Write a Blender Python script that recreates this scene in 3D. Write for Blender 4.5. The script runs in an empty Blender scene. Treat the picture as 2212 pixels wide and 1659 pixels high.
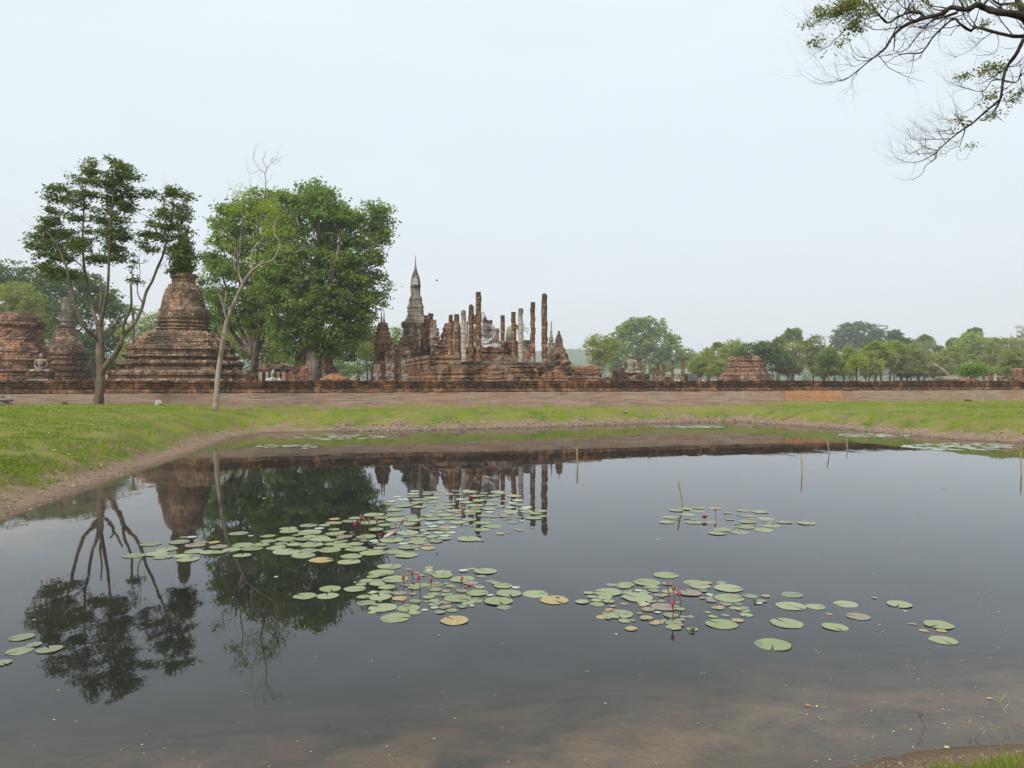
import bpy, math, random
import numpy as np
from mathutils import Vector, Matrix
R = math.radians
scene = bpy.context.scene
COL = scene.collection
F = 1620.0; CX = 1106.0; HY = 822.0; CZ = 3.0     # survey frame: 2212 px wide photo, horizon row, eye height

# ---------------------------------------------------------------- camera
cam = bpy.data.cameras.new("camera"); camo = bpy.data.objects.new("camera", cam); COL.objects.link(camo)
camo.location = (0, 0, CZ); camo.rotation_euler = (R(90 - 0.265), 0, 0)
cam.sensor_width = 36; cam.lens = 36 * F / 2212.0
cam.clip_start = 0.1; cam.clip_end = 6000
scene.camera = camo
# ---------------------------------------------------------------- world + sun
SUN_EL, SUN_AZ = R(47), R(-146)
w = bpy.data.worlds.new("World"); scene.world = w; w.use_nodes = True
nt = w.node_tree; nt.nodes.clear()
out = nt.nodes.new('ShaderNodeOutputWorld'); bg = nt.nodes.new('ShaderNodeBackground')
sky = nt.nodes.new('ShaderNodeTexSky'); sky.sky_type = 'NISHITA'; sky.sun_disc = False
sky.sun_elevation = SUN_EL; sky.sun_rotation = SUN_AZ; sky.dust_density = 4.0; sky.air_density = 1.2; sky.ozone_density = 1.5
mx = nt.nodes.new('ShaderNodeMix'); mx.data_type = 'RGBA'; mx.inputs[0].default_value = 0.86
nt.links.new(sky.outputs[0], mx.inputs[6])
tc = nt.nodes.new('ShaderNodeTexCoord')
sep = nt.nodes.new('ShaderNodeSeparateXYZ'); nt.links.new(tc.outputs['Generated'], sep.inputs[0])
# thin high cloud veil: paler overhead, greyer towards the horizon
vr = nt.nodes.new('ShaderNodeValToRGB'); nt.links.new(sep.outputs[2], vr.inputs[0])
e = vr.color_ramp.elements
e[0].position = 0.0; e[0].color = (.715, .765, .81, 1)
e[1].position = 0.5; e[1].color = (.82, .90, .95, 1)
k = e.new(0.2); k.color = (.775, .845, .90, 1)
mp = nt.nodes.new('ShaderNodeMapping'); mp.inputs['Scale'].default_value = (3, 3, 9); nt.links.new(tc.outputs['Generated'], mp.inputs[0])
cn = nt.nodes.new('ShaderNodeTexNoise'); cn.inputs['Scale'].default_value = 1.3; cn.inputs['Detail'].default_value = 4; nt.links.new(mp.outputs[0], cn.inputs[0])
cr = nt.nodes.new('ShaderNodeMapRange'); nt.links.new(cn.outputs[0], cr.inputs[0])
cr.inputs[1].default_value = .4; cr.inputs[2].default_value = .75; cr.inputs[3].default_value = 14.5; cr.inputs[4].default_value = 15.0
vm = nt.nodes.new('ShaderNodeVectorMath'); vm.operation = 'SCALE'
nt.links.new(vr.outputs[0], vm.inputs[0]); nt.links.new(cr.outputs[0], vm.inputs['Scale'])
nt.links.new(vm.outputs[0], mx.inputs[7]); nt.links.new(mx.outputs[2], bg.inputs[0])
bg.inputs[1].default_value = 0.08
nt.links.new(bg.outputs[0], out.inputs[0])
sl = bpy.data.lights.new("sun", 'SUN'); sl.energy = 3.5; sl.angle = R(7); sl.color = (1, .955, .88)
so = bpy.data.objects.new("sun", sl); COL.objects.link(so)
sd_ = Vector((math.sin(SUN_AZ) * math.cos(SUN_EL), math.cos(SUN_AZ) * math.cos(SUN_EL), math.sin(SUN_EL)))
so.rotation_euler = sd_.to_track_quat('Z', 'Y').to_euler(); so.location = (-20, -10, 60)
scene.view_settings.view_transform = 'Standard'; scene.view_settings.look = 'None'
scene.view_settings.exposure = 0.0; scene.view_settings.gamma = 1
scene.render.engine = 'CYCLES'
scene.cycles.max_bounces = 10; scene.cycles.transparent_max_bounces = 10; scene.cycles.volume_bounces = 1
scene.cycles.diffuse_bounces = 3; scene.cycles.glossy_bounces = 3; scene.cycles.transmission_bounces = 4
scene.cycles.caustics_reflective = False; scene.cycles.caustics_refractive = False

# ---------------------------------------------------------------- helpers
def at(X, Y, D): return Vector(((X - CX) / F * D, D, CZ - (Y - HY) / F * D))
def hz(Y, D): return CZ - (Y - HY) / F * D
def wx(X, D): return (X - CX) / F * D
def link(o, parent=None, loc=None):
    COL.objects.link(o)
    if parent: o.parent = parent
    return o
def mesh_np(name, V, Fq, mat=None, smooth=False):
    V = np.asarray(V, dtype=np.float32); Fq = np.asarray(Fq, dtype=np.int32)
    m = bpy.data.meshes.new(name); k = Fq.shape[1]
    m.vertices.add(len(V)); m.vertices.foreach_set('co', V.ravel())
    m.loops.add(Fq.size); m.loops.foreach_set('vertex_index', Fq.ravel())
    m.polygons.add(len(Fq)); m.polygons.foreach_set('loop_start', np.arange(0, Fq.size, k, dtype=np.int32))
    m.polygons.foreach_set('loop_total', np.full(len(Fq), k, dtype=np.int32))
    if smooth: m.polygons.foreach_set('use_smooth', np.ones(len(Fq), dtype=bool))
    m.update(calc_edges=True); m.validate()
    if mat: m.materials.append(mat)
    return m
class MB:
    def __init__(s): s.v = []; s.f = []
    def add(s, vs, fs):
        b = len(s.v); s.v += [tuple(x) for x in vs]; s.f += [tuple(i + b for i in f) for f in fs]
    def box(s, x0, x1, y0, y1, z0, z1):
        s.add([(x0,y0,z0),(x1,y0,z0),(x1,y1,z0),(x0,y1,z0),(x0,y0,z1),(x1,y0,z1),(x1,y1,z1),(x0,y1,z1)],
              [(0,3,2,1),(4,5,6,7),(0,1,5,4),(1,2,6,5),(2,3,7,6),(3,0,4,7)])
    def loft(s, rings, cap=True):
        n = len(rings[0]); vs = [p for r in rings for p in r]; fs = []
        for i in range(len(rings) - 1):
            for j in range(n):
                a, b = i*n + j, i*n + (j+1) % n; fs.append((a, b, b+n, a+n))
        if cap: fs.append(tuple(reversed(range(n)))); fs.append(tuple(range((len(rings)-1)*n, len(rings)*n)))
        s.add(vs, fs)
    def tube(s, pts, rad, n=6, cap=True):
        rings = []; m = len(pts); pts = [Vector(p) for p in pts]
        u = None
        for i in range(m):
            t = (pts[min(i+1, m-1)] - pts[max(i-1, 0)])
            if t.length < 1e-9: t = Vector((0, 0, 1))
            t.normalize()
            if u is None: u = t.orthogonal()
            u = (u - t * u.dot(t))
            if u.length < 1e-6: u = t.orthogonal()
            u.normalize(); v = t.cross(u)
            r = rad[i]
            rings.append([pts[i] + (u*math.cos(a) + v*math.sin(a))*r for a in [2*math.pi*j/n for j in range(n)]])
        s.loft(rings, cap)
    def mesh(s, name, mat, smooth=False):
        m = bpy.data.meshes.new(name); m.from_pydata(s.v, [], s.f); m.update()
        if mat: m.materials.append(mat)
        if smooth: m.polygons.foreach_set('use_smooth', [True]*len(m.polygons))
        return m
    def build(s, name, mat, parent=None, smooth=False):
        o = bpy.data.objects.new(name, s.mesh(name, mat, smooth)); link(o, parent); return o
def tag(o, label=None, cat=None, group=None, kind=None):
    if label: o['label'] = label
    if cat: o['category'] = cat
    if group: o['group'] = group
    if kind: o['kind'] = kind
    return o
def empty(name, label, cat, loc=(0,0,0), rz=0, group=None):
    o = bpy.data.objects.new(name, None); o.location = loc; o.rotation_euler = (0,0,rz); o.empty_display_size = .3
    COL.objects.link(o); return tag(o, label, cat, group)
def crom(pts, rad, k=4):
    """smooth a polyline"""
    P = [Vector(p) for p in pts]; o = []; ro = []
    for i in range(len(P)-1):
        p0, p1, p2, p3 = P[max(i-1,0)], P[i], P[i+1], P[min(i+2,len(P)-1)]
        for j in range(k):
            t = j/k
            o.append(.5*((2*p1)+(-p0+p2)*t+(2*p0-5*p1+4*p2-p3)*t*t+(-p0+3*p1-3*p2+p3)*t**3)); ro.append(rad[i]*(1-t)+rad[i+1]*t)
    o.append(P[-1]); ro.append(rad[-1]); return o, ro

# ---------------------------------------------------------------- materials
class N:
    def __init__(s, name):
        s.m = bpy.data.materials.new(name); s.m.use_nodes = True; s.t = s.m.node_tree; s.t.nodes.clear()
        s.out = s.new('ShaderNodeOutputMaterial')
    def new(s, ty, **kw):
        n = s.t.nodes.new(ty)
        for a, b in kw.items(): setattr(n, a, b)
        return n
    def set(s, sock, v):
        if v is None: return
        if hasattr(v, 'is_linked') or isinstance(v, bpy.types.NodeSocket): s.t.links.new(v, sock)
        else:
            if isinstance(v, tuple) and len(v) == 3 and sock.type == 'RGBA': v = (*v, 1)
            sock.default_value = v
    def coord(s, which='Object'): return s.new('ShaderNodeTexCoord').outputs[which]
    def pos(s): return s.new('ShaderNodeNewGeometry').outputs['Position']
    def map(s, v, scale=(1,1,1), loc=(0,0,0)):
        n = s.new('ShaderNodeMapping'); s.set(n.inputs[0], v); n.inputs['Scale'].default_value = scale; s.set(n.inputs['Location'], loc); return n.outputs[0]
    def noise(s, v, scale, detail=4, rough=.55, dist=0):
        n = s.new('ShaderNodeTexNoise'); s.set(n.inputs['Vector'], v); n.inputs['Scale'].default_value = scale
        n.inputs['Detail'].default_value = detail; n.inputs['Roughness'].default_value = rough; n.inputs['Distortion'].default_value = dist
        return n.outputs[0]
    def ramp(s, v, a, b, lo=0., hi=1.):
        n = s.new('ShaderNodeMapRange'); s.set(n.inputs[0], v); n.inputs[1].default_value = a; n.inputs[2].default_value = b
        n.inputs[3].default_value = lo; n.inputs[4].default_value = hi; return n.outputs[0]
    def mix(s, f, a, b, mode='MIX'):
        n = s.new('ShaderNodeMix', data_type='RGBA', blend_type=mode); s.set(n.inputs[0], f); s.set(n.inputs[6], a); s.set(n.inputs[7], b); return n.outputs[2]
    def vadd(s, a, b):
        n = s.new('ShaderNodeVectorMath', operation='ADD'); s.set(n.inputs[0], a); s.set(n.inputs[1], b); return n.outputs[0]
    def math(s, op, a, b=0.0):
        n = s.new('ShaderNodeMath', operation=op); s.set(n.inputs[0], a); s.set(n.inputs[1], b); return n.outputs[0]
    def bump(s, h, strength=.5, dist=.05):
        n = s.new('ShaderNodeBump'); s.set(n.inputs['Height'], h); n.inputs['Strength'].default_value = strength; n.inputs['Distance'].default_value = dist; return n.outputs[0]
    def pbr(s, col, rough=.85, normal=None, spec=.3, trans=None, sub=None):
        p = s.new('ShaderNodeBsdfPrincipled'); s.set(p.inputs['Base Color'], col); s.set(p.inputs['Roughness'], rough)
        p.inputs['Specular IOR Level'].default_value = spec
        if normal is not None: s.set(p.inputs['Normal'], normal)
        r = p.outputs[0]
        if trans:
            t = s.new('ShaderNodeBsdfTranslucent'); s.set(t.inputs[0], col if trans is True else trans[1])
            m = s.new('ShaderNodeMixShader'); m.inputs[0].default_value = .35 if trans is True else trans[0]
            s.t.links.new(r, m.inputs[1]); s.t.links.new(t.outputs[0], m.inputs[2]); r = m.outputs[0]
        s.t.links.new(r, s.out.inputs[0]); return s.m

def brick_mat(name, light, mid, dark, plaster=None, pl_amt=.5, lich=.5, course=.11, blen=.5, seed=0, mortar=.5, coarse=1.0, bandz=False):
    dsat = lambda t: tuple((x*.94 + sum(t)/3*.06)*k for x, k in zip(t, (1.12, 1.12, 1.04)))
    light, mid = dsat(light), dsat(mid)
    n = N(name); c = n.coord(); oi = n.new('ShaderNodeObjectInfo')
    sp = n.new('ShaderNodeSeparateXYZ'); n.set(sp.inputs[0], c)
    wob = n.ramp(n.noise(c, 1.6, 2), 0, 1, -.05, .05)
    cm = n.new('ShaderNodeCombineXYZ')
    n.set(cm.inputs[0], n.math('ADD', sp.outputs[0], n.math('MULTIPLY', sp.outputs[1], .8)))
    n.set(cm.inputs[1], n.math('ADD', sp.outputs[2], wob))
    b = n.new('ShaderNodeTexBrick'); n.set(b.inputs['Vector'], cm.outputs[0]); b.inputs['Scale'].default_value = 1
    n.set(b.inputs['Color1'], light); n.set(b.inputs['Color2'], mid); n.set(b.inputs['Mortar'], dark)
    b.inputs['Mortar Size'].default_value = course*.16*mortar*2; b.inputs['Mortar Smooth'].default_value = .6; b.inputs['Bias'].default_value = 0
    b.inputs['Brick Width'].default_value = blen; b.inputs['Row Height'].default_value = course
    off = n.map(c, (1,1,1), (seed*3.1, seed*1.7, seed))
    big = n.noise(off, .55*coarse, 6, .62, .3); fine = n.noise(off, 6*coarse, 5, .65)
    streak = n.noise(n.map(c, (1.7, 1.7, .25), (seed, 0, 2)), 1.6*coarse, 5, .6)
    col = n.mix(n.ramp(fine, .35, .7, .15, .7), b.outputs[0], mid)
    col = n.mix(n.ramp(n.noise(off, 2.2, 4), .45, .7), col, light)
    h = n.math('ADD', b.outputs[1], n.math('MULTIPLY', fine, -1.2))
    if plaster:
        f = n.ramp(n.noise(n.map(c, (.45, .45, 1.5) if bandz else (1, 1, 1.3), (seed*5, 3, 1)) if not bandz else n.map(n.vadd(c, oi.outputs['Location']), (.45, .45, 1.5)), .9*coarse, 5, .6, .4), .5 + (.5-pl_amt)*.7 - .025, .5 + (.5-pl_amt)*.7 + .025)
        pc = n.mix(n.ramp(fine, .3, .75), plaster, tuple(x*.72 for x in plaster))
        col = n.mix(f, col, pc)
    # lichen and soot in patches and drips
    lf = n.ramp(big, .655 - lich*.30, .70 - lich*.26)
    sf = n.ramp(streak, .64 - lich*.26, .70 - lich*.2, 0, .9)
    bands = n.ramp(n.noise(n.map(c, (.12, .12, 3.2), (0, seed, 0)), 1.5, 3), .5, .64, 0, .75*min(1, lich*1.6))
    grain = n.ramp(fine, .40, .56, .45, 1.0)
    fac = n.math('MULTIPLY', n.math('MAXIMUM', n.math('MAXIMUM', lf, sf), bands), grain)
    col = n.mix(fac, col, dark)
    if bandz:   # black algae crust on the weathered pillar heads
        gz = n.new('ShaderNodeSeparateXYZ'); n.set(gz.inputs[0], n.coord('Generated'))
        col = n.mix(n.math('MULTIPLY', n.ramp(n.math('ADD', gz.outputs[2], n.ramp(fine, .3, .7, -.12, .12)), .72, .95), .75), col, dark)
    pale = n.ramp(n.noise(off, 14, 3), .66, .78, 0, .35)
    col = n.mix(pale, col, (.30, .27, .22))
    return n.pbr(col, .95, n.bump(h, .8, .06), .15)
def plain(name, col, rough=.8, var=.3, scale=4, bump=.3, spec=.25, col2=None):
    n = N(name); c = n.coord(); f = n.noise(c, scale, 5, .6)
    c2 = col2 or tuple(x*(1-var) for x in col)
    return n.pbr(n.mix(n.ramp(f, .35, .65), col, c2), rough, n.bump(n.noise(c, scale*5, 4), bump, .03), spec)
def leaf_mat(name, a, b, c=None, tr=.3, yel=0.0):
    n = N(name); g = n.new('ShaderNodeNewGeometry'); p = g.outputs['Position']
    col = n.mix(g.outputs['Random Per Island'], a, b)
    col = n.mix(n.ramp(n.noise(p, .45, 3), .42, .62), col, c or tuple(x*.7 for x in a))
    if yel: col = n.mix(n.ramp(n.noise(p, .9, 3), .56, .62, 0, yel), col, (.55, .42, .02))
    tcol = n.mix(.5, col, (.30, .42, .03))
    return n.pbr(col, .5, None, .35, (tr, tcol))
def bark(name, a, b, scale=3):
    n = N(name); c = n.pos(); f = n.noise(n.map(c, (1, 1, .25)), scale, 6, .7); g = n.noise(c, 1.3, 4)
    col = n.mix(n.ramp(f, .38, .62), a, b); col = n.mix(n.ramp(g, .52, .62, 0, .6), col, tuple(x*.5 for x in b))
    return n.pbr(col, .95, n.bump(f, .8, .05), .1)

M = {}
M['brick'] = brick_mat('brick_ruin', (.36, .20, .12), (.25, .135, .08), (.04, .028, .023), lich=.45)
M['brickred'] = brick_mat('red_brick', (.34, .165, .105), (.23, .105, .065), (.05, .034, .028), lich=.45, seed=2)
M['brickdark'] = brick_mat('dark_brick', (.32, .18, .11), (.20, .11, .07), (.035, .026, .022), lich=.68, seed=4)
M['band'] = brick_mat('wall_band_brick', (.44, .20, .09), (.24, .12, .065), (.045, .034, .028), lich=.68, course=.105, blen=.75, seed=5, mortar=1.3)
M['patch'] = brick_mat('bare_brick', (.46, .24, .12), (.36, .17, .09), (.10, .06, .04), lich=.12, course=.1, blen=.45, seed=6)
M['orange'] = brick_mat('orange_brick', (.46, .24, .14), (.34, .165, .095), (.07, .045, .034), lich=.28, seed=18, course=.24, mortar=.8)
M['brown'] = brick_mat('brown_brick', (.36, .20, .125), (.26, .135, .085), (.05, .037, .03), lich=.5, seed=19, course=.26, mortar=.9)
M['plbrick'] = brick_mat('plastered_brick', (.33, .16, .09), (.24, .11, .065), (.06, .045, .038), plaster=(.40, .32, .25), pl_amt=.55, lich=.42, seed=7)
M['platform'] = brick_mat('platform_brick', (.42, .25, .155), (.29, .16, .10), (.035, .026, .02), plaster=(.38, .26, .18), pl_amt=.36, lich=.50, seed=8)
M['pillar'] = brick_mat('laterite', (.27, .145, .08), (.18, .085, .045), (.05, .036, .027), plaster=(.40, .31, .24), pl_amt=.40, lich=.46, course=.42, blen=2.2, seed=9, coarse=1.3, bandz=True)
M['pillarpale'] = brick_mat('pale_plaster_pillar', (.30, .16, .09), (.22, .11, .06), (.07, .055, .045), plaster=(.46, .41, .34), pl_amt=.92, lich=.36, course=.42, blen=2.2, seed=11, bandz=True)
M['pillargrey'] = brick_mat('weathered_pier', (.27, .15, .09), (.19, .095, .055), (.05, .042, .036), plaster=(.33, .28, .24), pl_amt=.58, lich=.52, course=.3, blen=1, seed=12)
M['chedi'] = brick_mat('bell_brick', (.40, .25, .155), (.27, .15, .092), (.045, .036, .031), plaster=(.38, .28, .2), pl_amt=.3, lich=.6, seed=13, course=.26, mortar=.9)
M['greystone'] = brick_mat('grey_stucco', (.33, .26, .2), (.25, .2, .16), (.075, .07, .065), plaster=(.42, .38, .33), pl_amt=.45, lich=.48, seed=14, coarse=1.1)
M['stucco'] = brick_mat('white_stucco', (.42, .34, .27), (.36, .28, .22), (.06, .055, .05), plaster=(.56, .53, .48), pl_amt=.97, lich=.36, course=.5, blen=2, seed=15, coarse=1.4)
M['sand'] = brick_mat('sandstone_statue', (.32, .26, .19), (.26, .205, .15), (.07, .06, .05), plaster=(.34, .29, .22), pl_amt=.7, lich=.42, course=.6, blen=2, seed=16, coarse=1.6)
M['leafA'] = leaf_mat('glossy_dark_leaf', (.06, .10, .025), (.15, .20, .045), (.045, .08, .022), .34)
M['leafC'] = leaf_mat('fresh_green_leaf', (.15, .24, .045), (.26, .36, .07), (.10, .175, .04), .48)
M['leafmid'] = leaf_mat('mid_green_leaf', (.14, .22, .05), (.21, .29, .07), (.11, .18, .045), .45)
M['leafdark'] = leaf_mat('deep_green_leaf', (.07, .125, .035), (.11, .175, .045), (.05, .10, .03), .35)
M['leafolive'] = leaf_mat('olive_leaf', (.28, .31, .06), (.38, .39, .09), (.22, .25, .055), .5)
M['leafbrown'] = leaf_mat('dusty_leaf', (.27, .26, .10), (.34, .32, .12), (.21, .22, .08), .45)
M['leafbright'] = leaf_mat('yellow_green_leaf', (.30, .40, .03), (.42, .50, .04), (.22, .32, .03), .5)
M['leafyellow'] = leaf_mat('flowering_leaf', (.14, .19, .04), (.19, .22, .05), (.12, .16, .04), .4, .9)
M['leaflit'] = leaf_mat('bright_broad_leaf', (.22,.34,.07), (.32,.44,.09), (.16,.26,.055), .5)
M['leafacacia'] = leaf_mat('rain_tree_leaf', (.28, .35, .045), (.38, .42, .06), (.21, .28, .04), .5)
M['barkpale'] = bark('pale_bark', (.36, .30, .24), (.20, .165, .13))
M['barkgrey'] = bark('grey_bark', (.20, .155, .115), (.10, .075, .055))
M['barkdark'] = bark('dark_bark', (.065, .05, .042), (.03, .023, .02), 9)
M['barkfar'] = bark('far_bark', (.10, .08, .065), (.06, .05, .04))
M['barkfig'] = bark('fig_bark', (.27, .22, .17), (.10, .075, .06), 2)

rng = np.random.default_rng(7); random.seed(7)
# ---------------------------------------------------------------- pond outline and ground
def wl(X, Y): D = F*CZ/(Y-HY); return (wx(X, D), D)
POND = [wl(-10,1130), wl(60,1104), wl(110,1084.5), wl(164,1067), wl(208,1052), wl(247,1035.5), wl(288,1021), wl(329,1008), wl(384,991), wl(439,969), wl(507,946), wl(579,935), wl(720,932), wl(875,930),
        wl(1000,927.5), wl(1105,925), wl(1237,921), wl(1380,916), wl(1500,912.5), wl(1600,911.5), wl(1660,916), wl(1767,924), wl(1845,929.5), wl(1923,937), wl(2053,949), wl(2212,957.6),
        (27, 28), (30, 20), (26, 13.5), (15, 8.6), (8, 6.9), wl(2212,1611), wl(2096,1620), wl(2004,1630), wl(1912,1645), wl(1833,1659), (1.6,5.45), (0,4.9), (-3, 4.3), (-8,3.6), (-12, 4.5), (-14,9)]
PA = np.array(POND, dtype=float)
def sdist(x, y):
    x = np.asarray(x, float); y = np.asarray(y, float); d = np.full(x.shape, 1e9); ins = np.zeros(x.shape, bool)
    n = len(PA)
    for i in range(n):
        a = PA[i]; b = PA[(i+1) % n]; e = b - a; L = (e**2).sum()
        t = np.clip(((x-a[0])*e[0] + (y-a[1])*e[1])/L, 0, 1)
        d = np.minimum(d, np.hypot(x-a[0]-t*e[0], y-a[1]-t*e[1]))
        c = ((a[1] > y) != (b[1] > y)) & (x < (b[0]-a[0])*(y-a[1])/(b[1]-a[1]+1e-12) + a[0]); ins ^= c
    return np.where(ins, -d, d)
def vnoise(x, y, seed=0):
    r = np.zeros(np.shape(x))
    rr = np.random.default_rng(seed)
    for k in range(14):
        th = rr.uniform(0, 6.28); fr = rr.uniform(.5, 1.6); ph = rr.uniform(0, 6.28)
        r = r + np.sin((np.cos(th)*x + np.sin(th)*y)*fr*2 + ph)
    return r/14*2.0
WD0, WD1 = F*CZ/104.5, F*CZ/(104.5-.015*2212)
WA = np.array([wx(0, WD0), WD0]); WB = np.array([wx(2212, WD1), WD1])
WU = (WB-WA)/np.hypot(*(WB-WA)); WV = np.array([-WU[1], WU[0]]); WANG = math.atan2(WU[1], WU[0])
def wallv(x, y): return (x-WA[0])*WV[0] + (y-WA[1])*WV[1]     # distance behind the wall face line
def ground_z(x, y):
    x = np.asarray(x, float); y = np.asarray(y, float)
    s = sdist(x, y); s2 = s + .35*vnoise(x*1.3, y*1.3, 3)*np.clip(s, 0, 1)
    plate = np.clip(1.42 - .004*x, 1.1, 1.55)
    z = np.interp(s2, [0, .4, .9, 1.4, 2.2, 3.3, 5, 8.5], [0, .08, .2, .42, .78, 1.05, 1.08, 9])
    z = np.where(s2 > 5, 1.08 + (plate-1.08)*np.clip((s2-5)/3.5, 0, 1), z)
    z = z + .07*vnoise(x*.9, y*.9, 5)*np.clip(s/2, 0, 1) + .05*vnoise(x*2.1, y*2.1, 6)*np.clip(s/2, 0, 1)
    zi = -np.interp(-s, [0, 1, 3, 7, 12], [0, .10, .55, 1.5, 2.0]) + .05*vnoise(x*2, y*2, 8)*np.clip(-s/1, 0, 1)
    z = np.where(s < 0, zi, z)
    v = wallv(x, y)
    z = np.where(v > .3, 2.0 + .1*vnoise(x*.2, y*.2, 9), z)
    far = np.hypot(x, y)
    return z
def axis(lo, hi, st, far, g=1.16):
    a = list(np.arange(lo, hi, st)); s = st; v = a[-1]
    while v < far: s *= g; v += s; a.append(v)
    s = st; v = a[0]; pre = []
    while v > -far: s *= g; v -= s; pre.append(v)
    return np.array(pre[::-1] + a)
ax = axis(-46, 60, .34, 2500); ay = axis(-4, 66, .34, 2500)
GX, GY = np.meshgrid(ax, ay); GZ = ground_z(GX, GY)
nx, ny = len(ax), len(ay)
V = np.stack([GX.ravel(), GY.ravel(), GZ.ravel()], 1)
i = np.arange(nx-1); j = np.arange(ny-1); I, J = np.meshgrid(i, j); a = (J*nx + I).ravel()
gm = mesh_np('ground', V, np.stack([a, a+1, a+1+nx, a+nx], 1), None, True)
att = gm.attributes.new('shore', 'FLOAT', 'POINT'); att.data.foreach_set('value', sdist(GX, GY).ravel().astype(np.float32))
att = gm.attributes.new('wallv', 'FLOAT', 'POINT'); att.data.foreach_set('value', wallv(GX, GY).ravel().astype(np.float32))
n = N('ground_soil_grass'); p = n.pos()
A1 = n.new('ShaderNodeAttribute', attribute_name='shore').outputs['Fac']; A2 = n.new('ShaderNodeAttribute', attribute_name='wallv').outputs['Fac']
n1 = n.noise(p, .35, 5, .6); n2 = n.noise(p, 2.2, 5, .7); n3 = n.noise(p, 14, 4, .7); n4 = n.noise(p, .9, 4, .6)
g = n.mix(n.ramp(n1, .38, .62), (.15, .20, .014), (.22, .225, .03))
g = n.mix(n.ramp(n4, .48, .66), g, (.085, .15, .012))
g = n.mix(n.ramp(n2, .5, .72, 0, .75), g, (.17, .14, .06))
g = n.mix(n.ramp(n3, .42, .68, 0, .7), g, (.06, .09, .015))
g = n.mix(n.ramp(n.noise(p, .22, 3), .5, .62, 0, .7), g, (.20, .20, .05))
soil = n.mix(n.ramp(n2, .35, .65), (.25, .165, .11), (.15, .098, .066)); soil = n.mix(n.ramp(n3, .4, .7, 0, .6), soil, (.36, .27, .2))
edge = n.math('ADD', A1, n.ramp(n2, .2, .8, -.85, .85))
edge = n.math('ADD', edge, n.ramp(n4, .3, .7, -.5, .5))
soilf = n.ramp(edge, .95, 1.35, 1, 0)
bare = n.math('MULTIPLY', n.ramp(n2, .50, .60), n.ramp(A1, 2.4, 6.5, .85, .12))
wallf = n.ramp(n.math('ADD', A2, n.ramp(n4, .3, .7, -2.2, 2.2)), -2.6, -1.2)
col = n.mix(n.math('MAXIMUM', n.math('MAXIMUM', soilf, bare), wallf), g, soil)
wet = n.ramp(A1, -.1, .45, 1, 0); col = n.mix(wet, col, (.10, .068, .045))
mud = n.mix(n.ramp(n.noise(p, 1.1, 5, .65), .40, .66), (.31, .195, .115), (.06, .05, .036))
col = n.mix(n.ramp(A1, -.9, -.1, 1, 0), col, mud)
M['ground'] = n.pbr(col, .95, n.bump(n.math('ADD', n3, n2), .7, .08), .1)
gm.materials.append(M['ground'])
tag(link(bpy.data.objects.new('ground', gm)), kind='structure')

# ---------------------------------------------------------------- water
mb = MB(); mb.box(-40, 45, 1.0, 60, -5, 0)
n = N('pond_water'); p = n.pos()
h = n.math('ADD', n.noise(n.map(p, (1, .55, 1)), 1.3, 3, .5), n.math('MULTIPLY', n.noise(n.map(p, (1, .6, 1)), 7, 2), .12))
wv = n.ramp(n.noise(p, .12, 2), .45, .62, .25, 1)
h = n.math('MULTIPLY', h, wv)
nb = n.bump(h, .22, .022)
fr = n.new('ShaderNodeFresnel'); fr.inputs[0].default_value = 1.33; n.set(fr.inputs['Normal'], nb)
gl = n.new('ShaderNodeBsdfGlossy'); gl.inputs['Roughness'].default_value = .012; n.set(gl.inputs['Normal'], nb); gl.inputs[0].default_value = (.93, .95, .97, 1)
tr = n.new('ShaderNodeBsdfTransparent'); tr.inputs[0].default_value = (.93, .95, .92, 1)
df = n.new('ShaderNodeBsdfDiffuse'); df.inputs[0].default_value = (.30, .32, .29, 1)     # pale diffuse share added to lighten the water, standing in for murk scatter
mf = n.new('ShaderNodeMixShader'); n.set(mf.inputs[0], n.ramp(n.noise(p, .5, 4, .6), .35, .7, .035, .08)); n.set(mf.inputs[1], tr.outputs[0]); n.set(mf.inputs[2], df.outputs[0])
ms = n.new('ShaderNodeMixShader'); n.set(ms.inputs[0], fr.outputs[0]); n.set(ms.inputs[1], mf.outputs[0]); n.set(ms.inputs[2], gl.outputs[0])
n.set(n.out.inputs[0], ms.outputs[0])
va = n.new('ShaderNodeVolumeAbsorption'); va.inputs[0].default_value = (.55, .50, .36, 1); va.inputs[1].default_value = 1.5
n.set(n.out.inputs[1], va.outputs[0])
tag(mb.build('water', n.m), kind='structure')

# ---------------------------------------------------------------- boundary wall
def _noop(): pass
def strip(name, u0, u1, prof, mat, parent, du=.45, jit=.012, seed=1, org=WA, uv=WU, vv=WV, topwave=0.0):
    """prof: [(outward, z)] swept along the wall; outward is towards the pond"""
    r = np.random.default_rng(seed); us = np.arange(u0, u1+du, du); V = []; m = len(prof)
    for k, u in enumerate(us):
        tw = topwave*math.sin(u*.37) + topwave*.6*math.sin(u*1.3+1)
        tw -= (.085 if r.random() < .10 else 0)*(topwave > 0)
        for q, (o, z) in enumerate(prof):
            oo = o + r.normal(0, jit); zz = z + r.normal(0, jit*.35) + (tw if z > 2.9 else 0)
            b = org + uv*u - vv*oo
            V.append((b[0], b[1], zz))
    a = np.arange(len(us)-1)[:, None]*m + np.arange(m-1)[None]; a = a.ravel()
    me = mesh_np(name, V, np.stack([a, a+m, a+m+1, a+1], 1), mat)
    return link(bpy.data.objects.new(name, me), parent)
wall = empty('boundary_wall', 'long low brick wall with dark stained courses above a sloping plastered base, behind the pond', 'wall', (WA[0], WA[1], 1.2))
prof = [(-.9, 1.5), (-.9, 2.97), (0, 2.985)]
z = 2.985; o = .02
rr = random.Random(3)
for k in range(5):
    prof += [(o, z), (o, z-.075), (o-.035, z-.08), (o-.035, z-.105)]; z -= .11; o += rr.uniform(-.01, .015)
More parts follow.
